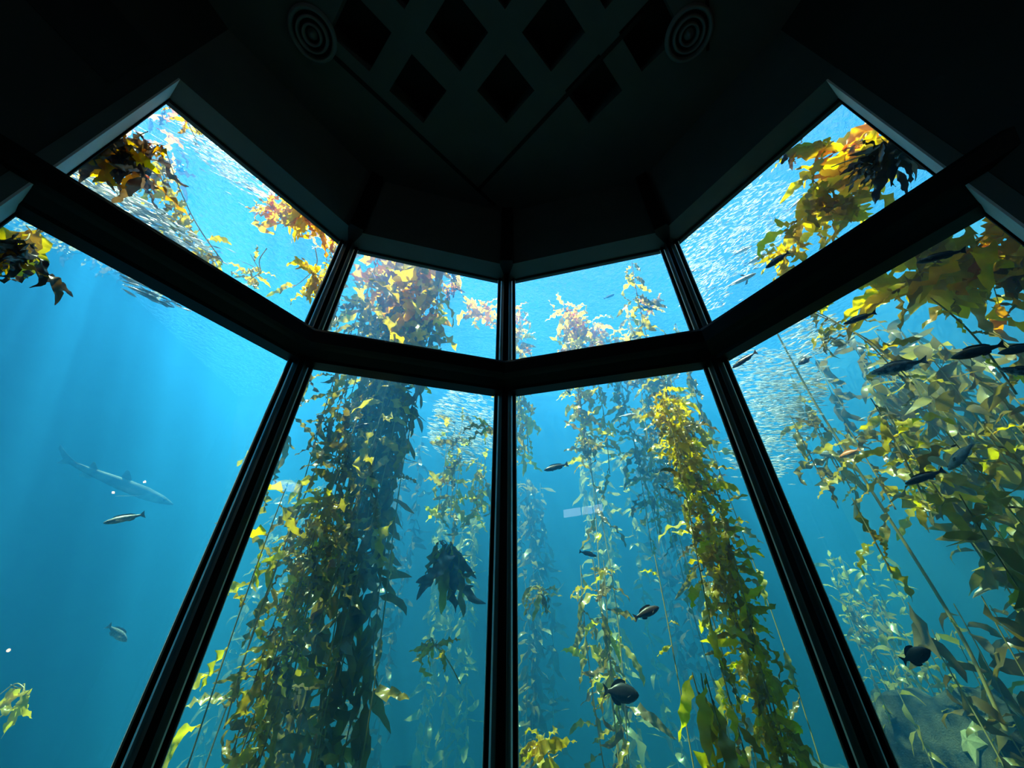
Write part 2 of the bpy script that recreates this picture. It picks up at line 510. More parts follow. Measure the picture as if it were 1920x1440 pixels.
# ceiling air diffusers
def ring_mesh(r0, r1, z, h, seg=40):
    prof = [(r0, z), (r0 + (r1 - r0) * 0.3, z - h), (r0 + (r1 - r0) * 0.75, z - h), (r1, z)]
    vs = []; fs = []
    m = len(prof)
    for i in range(seg):
        a = 2 * math.pi * i / seg
        for r, zz in prof: vs.append((r * math.cos(a), r * math.sin(a), zz))
    for i in range(seg):
        for j in range(m - 1):
            fs.append((i * m + j, ((i + 1) % seg) * m + j, ((i + 1) % seg) * m + j + 1, i * m + j + 1))
    return mesh_of('ring', vs, fs, True)
def cone_mesh(r, z, h, seg=32):
    vs = [(0, 0, z - h)]
    fs = []
    for rr, zz in ((r * 0.35, z - h * 0.75), (r * 0.8, z - h * 0.25), (r, z)):
        for i in range(seg):
            a = 2 * math.pi * i / seg; vs.append((rr * math.cos(a), rr * math.sin(a), zz))
    for i in range(seg):
        fs.append((0, 1 + (i + 1) % seg, 1 + i))
        for q in (0, 1):
            fs.append((1 + q * seg + i, 1 + q * seg + (i + 1) % seg, 1 + (q + 1) * seg + (i + 1) % seg, 1 + (q + 1) * seg + i))
    return mesh_of('center_cone', vs, fs, True)
rings = [ring_mesh(0.185, 0.235, 0, 0.035), ring_mesh(0.125, 0.16, 0.0, 0.045), ring_mesh(0.07, 0.10, 0.0, 0.05)]
cone = cone_mesh(0.05, 0.0, 0.05)
disc = cone_mesh(0.19, 0.0, 0.002); disc.name = 'backing'
for x, y, lab in ((-2.03, 1.12, 'round ceiling air diffuser above the window with brown hanging kelp'), (1.80, 1.12, 'round ceiling air diffuser above the window with silver fish')):
    e = link('air_diffuser', None); e.location = (x, y, Z_CEIL - 0.004)
    tag(e, lab, 'diffuser', 'ceiling air diffusers')
    for m in rings: link('ring', m, e, M['diffuser'])
    link('center_cone', cone, e, M['diffuser'])
    link('backing', disc, e, M['coffer'])

# lamps in the room behind the viewer (seen only as reflections in the panes)
def glow(name, col, power):
    m, nt, out = nmat(name)
    e = N(nt, 'ShaderNodeEmission', Color=(*col, 1), Strength=power)
    nt.links.new(e.outputs[0], out.inputs[0])
    return m
M['bulb'] = glow('warm_bulb', (1.0, 0.62, 0.38), 45.0)
M['panel_light'] = glow('cool_light_panel', (0.72, 0.88, 1.0), 6.5)
bm = bmesh.new(); bmesh.ops.create_uvsphere(bm, u_segments=12, v_segments=8, radius=0.022); BULB = bm_mesh('bulb', bm, True)
bm = bmesh.new(); bmesh.ops.create_cone(bm, cap_ends=True, segments=16, radius1=0.045, radius2=0.03, depth=0.05); CUP = bm_mesh('lamp_cup', bm, True)
for x, y, z, lab in ((3.02, -0.20, 4.13, 'small warm wall lamp high on the side wall'), (3.06, -0.56, 3.91, 'small warm wall lamp next to the high one'), (3.10, -0.66, 1.69, 'small warm wall lamp at head height')):
    e = link('wall_lamp', None); e.location = (x + 0.06, y - 0.02, z); tag(e, lab, 'lamp', 'wall lamps')
    c = link('lamp_cup', CUP, e, M['black']); c.rotation_euler = (0, R(90), 0); c.location = (0.0, 0, 0)
    b = link('bulb', BULB, e, M['bulb']); b.location = (-0.045, 0.02, 0)
pl = link('light_panel', None); pl.location = (-2.18, ROOM_BACK + 0.03, 5.19); tag(pl, 'cool white light panel high on the wall behind the viewer', 'light')
bm = bmesh.new(); prism(bm, [(-.66, -.02), (.66, -.02), (.66, .02), (-.66, .02)], -.16, .16); link('housing', bm_mesh('housing', bm), pl, M['black'])
for x0, x1 in ((-.62, -.06), (-.03, .30), (.33, .62)):
    link('tube', mesh_of('tube', [(x0, .025, -.12), (x1, .025, -.12), (x1, .025, .12), (x0, .025, .12)], [(0, 3, 2, 1)]), pl, M['panel_light'])
# thin dark panel on the side wall: an opening's shade put into its colour
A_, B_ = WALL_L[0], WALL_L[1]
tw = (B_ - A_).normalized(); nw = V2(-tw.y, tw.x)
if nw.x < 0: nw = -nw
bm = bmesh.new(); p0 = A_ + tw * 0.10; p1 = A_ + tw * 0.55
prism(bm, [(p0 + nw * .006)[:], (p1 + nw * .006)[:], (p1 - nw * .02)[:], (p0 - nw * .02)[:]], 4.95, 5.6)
link('opening_shade', bm_mesh('opening_shade', bm), wl, M['coffer'])

# ------------------------------------------------------------------ the tank
TX0, TX1, TY1, TZ0 = -9.0, 9.0, 10.5, -1.0
def slab(name, pts, z0, z1, mat, label):
    bm = bmesh.new(); prism(bm, pts, z0, z1)
    return tag(link(name, bm_mesh(name, bm), None, mat), label, None, None, 'structure')
slab('wall_tank_rear', [(TX0, TY1), (TX1, TY1), (TX1, TY1 + .4), (TX0, TY1 + .4)], TZ0 - .3, 8.6, M['tank_wall'], 'blue rear wall of the tank')
slab('wall_tank_left', [(TX0, 0.6), (TX0, TY1), (TX0 - .4, TY1), (TX0 - .4, 0.6)], TZ0 - .3, 8.6, M['tank_wall'], 'blue side wall of the tank beyond open water')
slab('wall_tank_right', [(TX1, 0.6), (TX1, TY1), (TX1 + .4, TY1), (TX1 + .4, 0.6)], TZ0 - .3, 8.6, M['tank_wall'], 'blue side wall of the tank beyond the reef')
slab('wall_tank_front_left', [(TX0, 0.6), (-4.35, 0.6), (FL.x - .3, 1.02), (FL.x + tL.x * .05, FL.y + tL.y * .05), (FL.x + tL.x * .05 - nL.x * .06, FL.y + tL.y * .05 - nL.y * .06), (FL.x - .40, 1.07), (TX0, 1.0)], TZ0 - .3, 8.6, M['tank_wall'], 'tank wall beside the bay')
slab('wall_tank_front_right', [(TX1, 0.6), (4.25, 0.6), (FR.x + .3, 1.02), (FR.x + tR.x * .05, FR.y + tR.y * .05), (FR.x + tR.x * .05 - nR.x * .06, FR.y + tR.y * .05 - nR.y * .06), (FR.x + .40, 1.07), (TX1, 1.0)], TZ0 - .3, 8.6, M['tank_wall'], 'tank wall beside the bay window end')
slab('floor_tank', [(TX0, 0.8), (TX1, 0.8), (TX1, TY1), (TX0, TY1)], TZ0 - .3, TZ0, M['sand'], 'sandy bottom of the tank')

# water body: volume behind the panes
off = 0.03
front = []
for i in range(5):
    if MIT[i] is None:
        nn = PANES[0][3] if i == 0 else PANES[3][3]
        front.append(BAY[i] - nn * off)
    else:
        front.append(BAY[i] - MIT[i] * off)
wpts = [(TX0 - .2, 0.85), (front[0].x - 0.25, 0.95)] + [p[:] for p in front] + [(front[4].x + 0.25, 0.95), (TX1 + .2, 0.85), (TX1 + .2, TY1 + .2), (TX0 - .2, TY1 + .2)]
bm = bmesh.new(); prism(bm, wpts, TZ0 - .2, WATER_TOP)
tag(link('water', bm_mesh('water', bm), None, M['water']), 'clear blue sea water filling the tank', 'water', None, 'stuff')
bm = bmesh.new()
q = [bm.verts.new((p[0], p[1], WATER_TOP - 0.02)) for p in [(TX0, 0.9), (-3.3, 1.0)] + [p[:] for p in front] + [(3.2, 1.0), (TX1, 0.9), (TX1, TY1), (TX0, TY1)]]
bm.faces.new(q)
me = bpy.data.meshes.new('water_surface'); bm.to_mesh(me); bm.free()
ws = link('water_surface', me, None, M['surface'])
tag(ws, 'rippled sunlit water surface seen from below', 'water', None, 'stuff')

# ------------------------------------------------------------------ kelp
def blade_geo(rng, nx, ny, wr, curl, ruffle, twist, bulb=True):
    """unit-length blade along +X from a small float; returns verts, faces"""
    vs = []; fs = []
    ph1, ph2, ph3 = rng.uniform(0, 6.28), rng.uniform(0, 6.28), rng.uniform(0, 6.28)
    kf = rng.uniform(2.6, 4.6); sw = rng.uniform(-0.5, 0.5)
    x = z = 0.0; a = 0.0; x0 = 0.10 if bulb else 0.02
    for i in range(nx + 1):
        t = i / nx
        w = wr * min(1.0, (t / 0.22) ** 0.7 if t > 0 else 0.0) * max(0.0, 1 - t ** 2.4) ** 0.8 + 0.006
        w *= 1 + 0.13 * math.sin(t * 19 + ph3) + 0.08 * math.sin(t * 37 + ph1)
        a = -curl * t + sw * math.sin(3.5 * t + ph3)
        if i: x += math.cos(a) / nx; z += math.sin(a) / nx
        ca, sa = math.cos(twist * t), math.sin(twist * t)
        for j in range(ny + 1):
            s = -1 + 2 * j / ny
            side = ph1 if s < 0 else ph2
            rz = ruffle * w * abs(s) ** 1.4 * math.sin(6.28 * kf * t + side) + 0.18 * w * s * s
            y = s * w
            yy, zz = y * ca - rz * sa, y * sa + rz * ca
            vs.append((x0 + x - math.sin(a) * zz, yy + 0.06 * math.sin(2.5 * t + ph2) * t, z + math.cos(a) * zz))
    for i in range(nx):
        for j in range(ny):
            k = i * (ny + 1) + j
            fs.append((k, k + 1, k + ny + 2, k + ny + 1))
    if bulb:
        b = len(vs); seg = 5
        for t, r in ((0.0, 0.006), (0.035, 0.022), (0.075, 0.026), (0.11, 0.010)):
            for i in range(seg):
                an = 6.283 * i / seg
                vs.append((t, r * math.cos(an), r * math.sin(an)))
        for q in range(3):
            for i in range(seg):
                fs.append((b + q * seg + i, b + q * seg + (i + 1) % seg, b + (q + 1) * seg + (i + 1) % seg, b + (q + 1) * seg + i))
    return vs, fs

BR = random.Random(11)
def make_set(count, nx, ny, wr, curl, ruffle, twist, mat, bulb=True):
    out = []
    for q in range(count):
        v, f = blade_geo(BR, nx, ny, BR.uniform(*wr), BR.uniform(*curl), BR.uniform(*ruffle), BR.uniform(-twist, twist), bulb)
        me = mesh_of('blade', v, f, True); me.materials.append(M[mat]); out.append(me)
    return out
BL = {}
for mt in ('gold', 'olive', 'orange', 'brown'):
    BL[mt] = make_set(14, 14, 4, (0.07, 0.13), (0.2, 2.1), (0.6, 1.15), 2.6, mt)
BL['wide'] = make_set(6, 10, 4, (0.19, 0.26), (0.1, 1.0), (0.2, 0.45), 0.8, 'gold')
BL['orange_wide'] = make_set(8, 10, 4, (0.15, 0.22), (0.2, 1.5), (0.3, 0.6), 1.4, 'orange')
BL['gold_wide'] = make_set(8, 10, 4, (0.14, 0.20), (0.2, 1.5), (0.4, 0.7), 1.6, 'gold')
BL['strap'] = make_set(5, 12, 4, (0.06, 0.09), (0.0, 0.9), (0.15, 0.4), 0.6, 'brown')
LOW = []
for q in range(14):
    LOW.append(blade_geo(BR, 5, 2, BR.uniform(0.11, 0.18), BR.uniform(0.2, 1.5), BR.uniform(0.3, 0.7), BR.uniform(-1.2, 1.2), False))

def tube_geo(pts, r0, r1, seg=5):
    vs = []; fs = []
    n = len(pts)
    for i, p in enumerate(pts):
        d = (pts[min(i + 1, n - 1)] - pts[max(i - 1, 0)]).normalized()
        a = d.cross(Vector((1, 0.3, 0.1))).normalized(); b = d.cross(a)
        r = r0 + (r1 - r0) * i / (n - 1)
        for k in range(seg):
            an = 6.283 * k / seg
            vs.append(p + a * (r * math.cos(an)) + b * (r * math.sin(an)))
    for i in range(n - 1):
        for k in range(seg):
            fs.append((i * seg + k, i * seg + (k + 1) % seg, (i + 1) * seg + (k + 1) % seg, (i + 1) * seg + k))
    return vs, fs

def in_view(p, m=90):
    q = project(p)
    return q is not None and -m < q[0] < 1920 + m and -m < q[1] < 1440 + m

def in_water(p, m=0.05):
    if p.z > WATER_TOP - 0.04: return False
    for P, Q, t, n in PANES:
        pass
    x, y = p.x, p.y
    # inside the room's bay?
    inside = all(n.dot(V2(x, y) - P) > -m for P, Q, t, n in PANES)
    for q, sg in ((FR, 1), (FL, -1)):
        dx = (x - q.x) * sg
        if -0.02 < dx < 0.5 and y < q.y + 0.10 - dx * 0.45: return False
    return not inside and y > 1.14

def catmull(ps, n):
    out = []
    m = len(ps)
    for i in range(m - 1):
        p0, p1, p2, p3 = ps[max(i - 1, 0)], ps[i], ps[i + 1], ps[min(i + 2, m - 1)]
        for k in range(n):
            t = k / n
            out.append(0.5 * ((2 * p1) + (p2 - p0) * t + (2 * p0 - 5 * p1 + 4 * p2 - p3) * t * t + (3 * p1 - p0 - 3 * p2 + p3) * t ** 3))
    out.append(ps[-1].copy())
    return out

N_BLADES = [0]
def kelp(label, path, stipes=1, spread=0.0, per_m=10, blen=(0.30, 0.48), elev=(-70, 15), mats=('gold',), seed=0, single=True,
         group=None, radius=0.007, az=None, wob=0.06, flare=None, name='kelp_frond', zlo=None, skip=0.0, top_mats=None, thin=None, dense=None):
    """path: 3-D points from bottom to top. Each stipe carries blades; single: each blade an object of its own"""
    rng = random.Random(seed * 77 + 5)
    root = link(name, None)
    base = path[0].copy(); root.location = base
    tag(root, label, 'kelp', group)
    jv, jf = [], []
    for s in range(stipes):
        off = Vector((rng.gauss(0, 1) * spread, rng.gauss(0, 1) * spread, 0)) if stipes > 1 else Vector((0, 0, 0))
        f1, f2 = rng.uniform(0, 6.28), rng.uniform(0, 6.28)
        pts = []
        for p in catmull(path, 6):
            fl = 1.0
            if flare: fl = flare(p.z)
            q = p + off * fl + Vector((math.sin(p.z * 1.3 + f1), math.cos(p.z * 1.1 + f2), 0)) * wob
            if q.z > WATER_TOP - 0.05: q.z = WATER_TOP - 0.05
            pts.append(q - base)
        if thin and s > 1:
            pts = pts[max(0, next((i for i, q in enumerate(pts) if q.z + base.z > thin[0]), 1) - rng.randint(1, 4)):]
        v, f = tube_geo(pts, radius, radius * 0.7)
        link('stipe', mesh_of('stipe', v, f, True), root, M['stipe'])
        # walk along, dropping blades
        acc = rng.uniform(0, 1.0 / per_m); azm = rng.uniform(0, 6.28)
        for a, b in zip(pts, pts[1:]):
            ln = (b - a).length
            pos = acc
            while pos < ln:
                p = a + (b - a) * (pos / ln)
                pos += (1.0 / per_m) * rng.uniform(0.5, 1.5) / (dense[1] if dense and p.z + base.z > dense[0] else 1.0)
                azm += 2.4 + rng.uniform(-0.5, 0.5)
                wp = p + base
                if rng.random() < skip or (thin and wp.z < thin[0] and rng.random() < thin[1]): continue
                aa = azm if az is None else rng.gauss(az[0], az[1])
                el = R(rng.uniform(*elev))
                L_ = rng.uniform(*blen)
                tip = wp + Vector((math.cos(aa) * math.cos(el), math.sin(aa) * math.cos(el), math.sin(el))) * L_
                if not in_view(wp, 130) or not in_water(tip, 0.06) or not in_water(wp, 0.04): continue
                rot = Euler((rng.gauss(0, 0.7), -el, aa), 'XYZ')
                mm_ = mats
                if top_mats and wp.z > top_mats[0] + rng.uniform(-.4, .4): mm_ = top_mats[1]
                if single:
                    o = link('blade', rng.choice(BL[rng.choice(mm_)]), root)
                    if mm_ is not mats and mm_[0].endswith('wide'): L_ *= 1.2
                    o.location = p; o.rotation_euler = rot; o.scale = (L_, L_, L_)
                    N_BLADES[0] += 1
                else:
                    gv, gf = rng.choice(LOW)
                    mt = Matrix.Translation(p) @ rot.to_matrix().to_4x4() @ Matrix.Scale(L_, 4)
                    k0 = len(jv)
                    jv.extend(mt @ Vector(q) for q in gv)
                    jf.extend(tuple(i + k0 for i in q) for q in gf)
            acc = pos - ln
    if jv:
        o = link('blades', mesh_of('blades', jv, jf, True), root, M[mats[0]])
        o['kind'] = 'stuff'
    return root

def vline(u, v, e=None, Y=None, z0=-0.9, z1=7.9, lean=(0, 0), n=5, dz_top=0.0):
    """vertical path through the plan position seen at (u, v)"""
    p = at(u, v, e=e, Y=Y)
    return [Vector((p.x + lean[0] * (z0 + (z1 - z0) * i / n - p.z), p.y + lean[1] * (z0 + (z1 - z0) * i / n - p.z), z0 + (z1 - z0) * i / n)) for i in range(n + 1)]


def zat(u, v, e=None, Y=None): return at(u, v, e=e, Y=Y).z
def flare_top(z0, k):
    return lambda z: 1.0 + max(0.0, z - z0) * k

def clump(label, u, v, e=None, Y=None, n=30, rad=0.35, blen=(0.3, 0.45), elev=(-60, 40), mats=('gold',), seed=0, arms=5, group=None, up=True, single=True, name='kelp_clump', squash=0.6, stalk=None):
    """a tangle of blades on short radiating stipes hanging from one main stipe"""
    rng = random.Random(seed * 131 + 3)
    c = at(u, v, e=e, Y=Y)
    root = link(name, None); root.location = c
    tag(root, label, 'kelp', group)
    if stalk is not None:
        q = stalk - c
    else:
        q = Vector((rng.uniform(-.3, .3), rng.uniform(-.1, .3), rng.uniform(.2, .4) * (1 if up else -1)))
        if c.z + q.z > WATER_TOP - .06: q.z = WATER_TOP - .06 - c.z
    pts = catmull([Vector((0, 0, 0)), q * 0.4 + Vector((rng.uniform(-.06, .06), rng.uniform(-.06, .06), 0)), q], 6)
    vv, ff = tube_geo(pts, 0.006, 0.006); link('stipe', mesh_of('stipe', vv, ff, True), root, M['stipe'])
    ends = []
    for a in range(arms):
        an = rng.uniform(0, 6.28); el = R(rng.uniform(-50, 50))
        d = Vector((math.cos(an) * math.cos(el), math.sin(an) * math.cos(el), math.sin(el) * squash)) * rad * rng.uniform(0.5, 1.0)
        ps = catmull([Vector((0, 0, 0)), d * 0.5 + Vector((0, 0, rng.uniform(-.05, .08))), d], 5)
        vv, ff = tube_geo(ps, 0.005, 0.003); link('stipe', mesh_of('stipe', vv, ff, True), root, M['stipe'])
        ends.append(ps)
    made = 0; tries = 0
    while made < n and tries < n * 6:
        tries += 1
        ps = rng.choice(ends)
        p = rng.choice(ps)
        aa = rng.uniform(0, 6.28); el = R(rng.uniform(*elev)); L_ = rng.uniform(*blen)
        tip = c + p + Vector((math.cos(aa) * math.cos(el), math.sin(aa) * math.cos(el), math.sin(el))) * L_
        if not in_water(tip, 0.03) or not in_water(c + p, 0.03): continue
        o = link('blade', rng.choice(BL[rng.choice(mats)]), root)
        o.location = p; o.rotation_euler = (rng.gauss(0, 0.8), -el, aa); o.scale = (L_, L_, L_)
        N_BLADES[0] += 1; made += 1
    return root

# ---- second bay: the thick column (three plants) and its neighbours
kelp('thick kelp column with an orange canopy behind the pane above the transom', vline(735, 620, Y=4.1), stipes=6, spread=0.26, per_m=9, elev=(-80, 30), mats=('olive',), seed=1, thin=(2.2, 0.5), dense=(7.0, 0.6), top_mats=(6.0, ('gold_wide', 'orange_wide', 'gold_wide')))
kelp('kelp plant on the sunlit edge of the thick column, next to the anchovies', vline(778, 620, Y=4.2), stipes=5, spread=0.20, per_m=10, elev=(-80, 30), mats=('olive', 'gold'), seed=2, thin=(4.6, 0.85), dense=(7.0, 0.6), top_mats=(5.6, ('gold_wide', 'orange_wide')))
kelp('kelp plant on the shaded outer side of the thick column', vline(690, 620, Y=4.4), stipes=5, spread=0.22, per_m=9, elev=(-80, 10), mats=('olive',), seed=3, thin=(3.6, 0.6), dense=(7.0, 0.5), top_mats=(6.2, ('gold_wide', 'orange_wide')))
kelp('murky core of the thick kelp column seen below the transom', vline(715, 800, Y=5.0, z1=6.6), stipes=8, spread=0.24, per_m=13, blen=(0.28, 0.46), elev=(-85, 10), mats=('olive',), seed=50, single=False)
kelp('yellow-green kelp strand in front of the thick column, leaning to the open water', vline(600, 960, Y=4.0, z1=zat(612, 925, Y=4.0), lean=(0.02, 0)), stipes=5, spread=0.12, per_m=15, elev=(-75, 30), mats=('gold', 'gold', 'olive'), seed=5, blen=(0.20, 0.36))
kelp('thin lone kelp stipe with few broad blades beside the first mullion', vline(490, 1050, Y=3.6, z1=zat(527, 915, Y=3.6)), stipes=1, per_m=4.5, blen=(0.26, 0.42), elev=(-50, 20), mats=('gold', 'wide'), seed=6, wob=0.03, az=(2.6, 1.0))
kelp('distant kelp bush below the anchovy school beside the central mullion', vline(838, 900, Y=6.4, z0=zat(838, 985, Y=6.4), z1=zat(835, 800, Y=6.4)), stipes=4, spread=0.22, per_m=7, elev=(-80, 40), mats=('gold', 'olive'), seed=7)
kelp('distant drooping kelp strand against the central mullion', vline(895, 900, Y=6.0, z0=zat(895, 960, Y=6.0), z1=zat(900, 850, Y=6.0)), stipes=3, spread=0.15, per_m=7, elev=(-80, 30), mats=('gold',), seed=8)
clump('dark brown ragged kelp hanging below the distant bush', 845, 1030, Y=4.7, n=22, rad=0.32, blen=(0.35, 0.7), elev=(-88, -45), mats=('olive', 'olive', 'brown'), seed=9, up=False)
clump('small bright lime kelp tuft low beside the central mullion', 815, 1210, Y=4.2, n=12, rad=0.14, blen=(0.16, 0.28), elev=(-85, 20), mats=('gold',), seed=10, up=False)
clump('orange kelp spray reaching out from behind the central mullion', 915, 585, Y=5.0, n=26, rad=0.35, blen=(0.30, 0.5), elev=(-30, 30), mats=('gold', 'orange'), seed=11)
clump('two pale yellow blades poking out behind the central mullion', 925, 805, Y=4.3, n=9, rad=0.16, blen=(0.28, 0.42), elev=(-30, 30), mats=('gold',), seed=12, up=False)
clump('reddish kelp fringe floating at the surface above the glitter', 850, 525, Y=4.5, n=26, rad=0.5, blen=(0.22, 0.36), elev=(-50, 30), mats=('orange', 'brown'), seed=13, squash=0.2)

# ---- third bay
kelp('orange kelp bush rising beside the central mullion, long plant below it', vline(1075, 600, Y=4.9, z1=zat(1075, 545, Y=4.9)), stipes=4, spread=0.17, per_m=10, elev=(-75, 40), mats=('olive', 'gold'), seed=14, top_mats=(6.0, ('orange', 'gold')), thin=(4.0, 0.75), dense=(5.9, 2.0), flare=flare_top(5.6, 0.7))
kelp('pale kelp bush tucked against the central mullion', vline(985, 620, Y=5.3, z0=4.2, z1=zat(985, 575, Y=5.3)), stipes=4, spread=0.2, per_m=9, elev=(-60, 40), mats=('gold',), seed=15, top_mats=(6.2, ('orange', 'gold')))
kelp('kelp plant with a low rounded top in the middle of its pane', vline(1170, 620, Y=5.2, z1=zat(1165, 590, Y=5.2)), stipes=6, spread=0.28, per_m=9, elev=(-80, 35), mats=('olive',), seed=16, thin=(3.4, 0.8), dense=(5.8, 1.6), top_mats=(6.0, ('gold',)), flare=flare_top(5.6, 0.4))
kelp('shaded kelp plant behind the bright yellow strand', vline(1250, 700, Y=5.4, z1=6.4), stipes=6, spread=0.26, per_m=8, elev=(-80, 20), mats=('olive',), seed=17, thin=(3.6, 0.7), top_mats=(6.0, ('gold',)))
clump('single star-shaped kelp crown above a small dark fish', 1222, 572, Y=4.9, n=14, rad=0.10, blen=(0.24, 0.34), elev=(-10, 50), mats=('gold', 'orange'), seed=18, up=False)
kelp('bright yellow kelp strand hanging along the slanting mullion', vline(1340, 1000, Y=4.0, z1=zat(1285, 740, Y=4.0), lean=(-0.015, 0)), stipes=6, spread=0.11, per_m=19, elev=(-80, 35), mats=('gold', 'gold', 'olive'), seed=4, blen=(0.20, 0.36))
kelp('thin bare kelp stipe with a small crown, left of the bright strand'.replace('left of', 'next to'), vline(1245, 1150, Y=4.2, z1=zat(1222, 1040, Y=4.2)), stipes=1, per_m=3.0, blen=(0.10, 0.24), elev=(-20, 60), mats=('gold',), seed=19, wob=0.02)
kelp('drooping kelp tip low between the thin stipe and the bright strand', vline(1318, 1330, Y=3.8, z1=zat(1303, 1262, Y=3.8)), stipes=3, spread=0.05, per_m=8, blen=(0.3, 0.5), elev=(-85, -40), mats=('gold', 'olive'), seed=20)
kelp('slim kelp strand behind the dark round-bodied fish', vline(1165, 1290, Y=4.6, z1=zat(1120, 1050, Y=4.6)), stipes=3, spread=0.10, per_m=9, blen=(0.26, 0.42), elev=(-80, 30), mats=('olive', 'gold'), seed=21)
clump('small lit kelp tuft at the foot of the central mullion', 1020, 1400, Y=4.0, n=20, rad=0.22, blen=(0.18, 0.30), elev=(-40, 50), mats=('gold', 'olive'), seed=22, up=False)
clump('curled kelp tuft in the blue gap beside the central mullion', 1012, 1110, Y=5.0, n=12, rad=0.18, blen=(0.2, 0.34), elev=(-70, 30), mats=('olive',), seed=23, up=False)

# ---- fourth bay, upper pane
clump('big golden kelp blades by the pale reveal in the upper corner', 1600, 275, e=1.3, n=46, rad=0.55, blen=(0.38, 0.60), elev=(-50, 40), mats=('gold', 'wide', 'orange'), seed=24)
clump('dark brown strap-like kelp clump by the pale reveal', 1672, 285, e=0.45, n=40, rad=0.24, blen=(0.22, 0.42), elev=(-60, 60), mats=('brown', 'strap'), seed=25)
clump('golden kelp hanging below the dark brown clump', 1560, 385, e=1.3, n=48, rad=0.55, blen=(0.34, 0.52), elev=(-80, 20), mats=('gold',), seed=26)
clump('yellow kelp tuft behind the small dark fish above the transom', 1475, 475, e=1.3, n=16, rad=0.20, blen=(0.25, 0.38), elev=(-60, 50), mats=('gold',), seed=27)
clump('rusty kelp scrap under the lintel near the glittering surface', 1480, 285, e=0.9, n=9, rad=0.22, blen=(0.16, 0.26), elev=(-60, 20), mats=('orange', 'brown'), seed=28)
# ---- fourth bay, lower pane
clump('large golden curled kelp blades below the dark slender fish', 1722, 525, e=1.7, n=34, rad=0.36, blen=(0.40, 0.58), elev=(-70, 40), mats=('wide', 'gold'), seed=29)
clump('olive brown kelp canopy in the corner under the transom', 1850, 470, e=1.7, n=60, rad=0.70, blen=(0.42, 0.65), elev=(-60, 40), mats=('olive', 'orange'), seed=30)
kelp('golden kelp stipe with beaded floats crossing behind the dark fish', [at(1905, 740, e=1.8), at(1850, 660, e=1.8), at(1800, 605, e=1.75), at(1745, 560, e=1.7)], stipes=1, per_m=5, blen=(0.12, 0.25), elev=(-60, 30), mats=('gold',), seed=31, wob=0.01, radius=0.009)
kelp('long bare kelp stipe slanting across the lower pane', [at(1885, 1370, e=2.3), at(1790, 1170, e=2.3), at(1640, 930, e=2.3), at(1530, 760, e=2.3), at(1450, 612, e=2.3)], stipes=1, per_m=0.8, blen=(0.12, 0.22), elev=(-60, 30), mats=('gold',), seed=32, wob=0.015, radius=0.016)
kelp('pale green kelp plant topping out under the striped fish', vline(1650, 800, e=2.0, z0=zat(1650, 960, e=2.0), z1=zat(1625, 770, e=2.0)), stipes=4, spread=0.24, per_m=9, elev=(-80, 30), mats=('gold', 'olive'), seed=33)
kelp('loose kelp branch trailing below the dark slender fish', [at(1690, 720, e=1.9), at(1620, 640, e=1.8), at(1560, 600, e=1.8), at(1510, 575, e=1.7)], stipes=2, spread=0.06, per_m=7, blen=(0.3, 0.5), elev=(-70, 20), mats=('gold', 'olive'), seed=34)
kelp('kelp plant at the edge of the pane under the group of dark fish', vline(1880, 900, e=1.9, z1=zat(1850, 760, e=1.5)), stipes=5, spread=0.28, per_m=8, elev=(-80, 30), mats=('olive', 'gold'), seed=35)
kelp('rounded kelp head at the lower end of the anchovy school', vline(1545, 860, e=2.4, z0=zat(1545, 920, e=2.4), z1=zat(1530, 780, e=2.4)), stipes=3, spread=0.18, per_m=8, elev=(-80, 30), mats=('olive',), seed=36)
kelp('slender kelp blade string beside the long bare stipe', vline(1660, 1050, e=1.6, z0=zat(1680, 1075, e=1.6), z1=zat(1625, 930, e=1.6)), stipes=1, per_m=7, blen=(0.22, 0.36), elev=(-85, -30), mats=('gold',), seed=37)

# ---- first bay
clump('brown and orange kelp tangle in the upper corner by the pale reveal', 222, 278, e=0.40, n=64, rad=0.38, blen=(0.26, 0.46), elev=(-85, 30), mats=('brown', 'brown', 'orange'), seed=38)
kelp('yellow kelp strand trailing down from the brown tangle', [at(395, 480, e=1.3), at(345, 410, e=1.2), at(310, 340, e=1.1), at(280, 260, e=1.0)], stipes=3, spread=0.10, per_m=13, blen=(0.18, 0.34), elev=(-85, -20), mats=('gold',), seed=39, wob=0.03)
clump('blazing orange kelp canopy beside the first mullion', 562, 402, e=0.85, n=105, rad=0.62, blen=(0.24, 0.40), elev=(-60, 40), mats=('orange', 'gold'), seed=40)
clump('yellow kelp spray under the orange canopy by the first mullion', 585, 510, e=1.0, n=44, rad=0.42, blen=(0.24, 0.36), elev=(-40, 30), mats=('gold',), seed=41)
clump('pale wispy kelp just above the transom', 490, 510, e=1.3, n=14, rad=0.3, blen=(0.16, 0.28), elev=(-40, 30), mats=('gold',), seed=42)
clump('orange kelp scrap under the lintel corner', 345, 215, e=0.5, n=8, rad=0.28, blen=(0.14, 0.22), elev=(-20, 20), mats=('orange',), seed=43)
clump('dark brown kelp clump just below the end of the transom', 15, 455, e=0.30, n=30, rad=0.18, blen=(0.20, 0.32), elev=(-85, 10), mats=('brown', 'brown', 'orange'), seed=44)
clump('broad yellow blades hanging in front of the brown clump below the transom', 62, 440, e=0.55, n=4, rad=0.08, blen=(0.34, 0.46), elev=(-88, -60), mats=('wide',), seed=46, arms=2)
clump('few dim kelp blades deep in the open water', 45, 1290, e=2.2, n=6, rad=0.22, blen=(0.24, 0.36), elev=(-80, 30), mats=('gold',), seed=45, up=False)

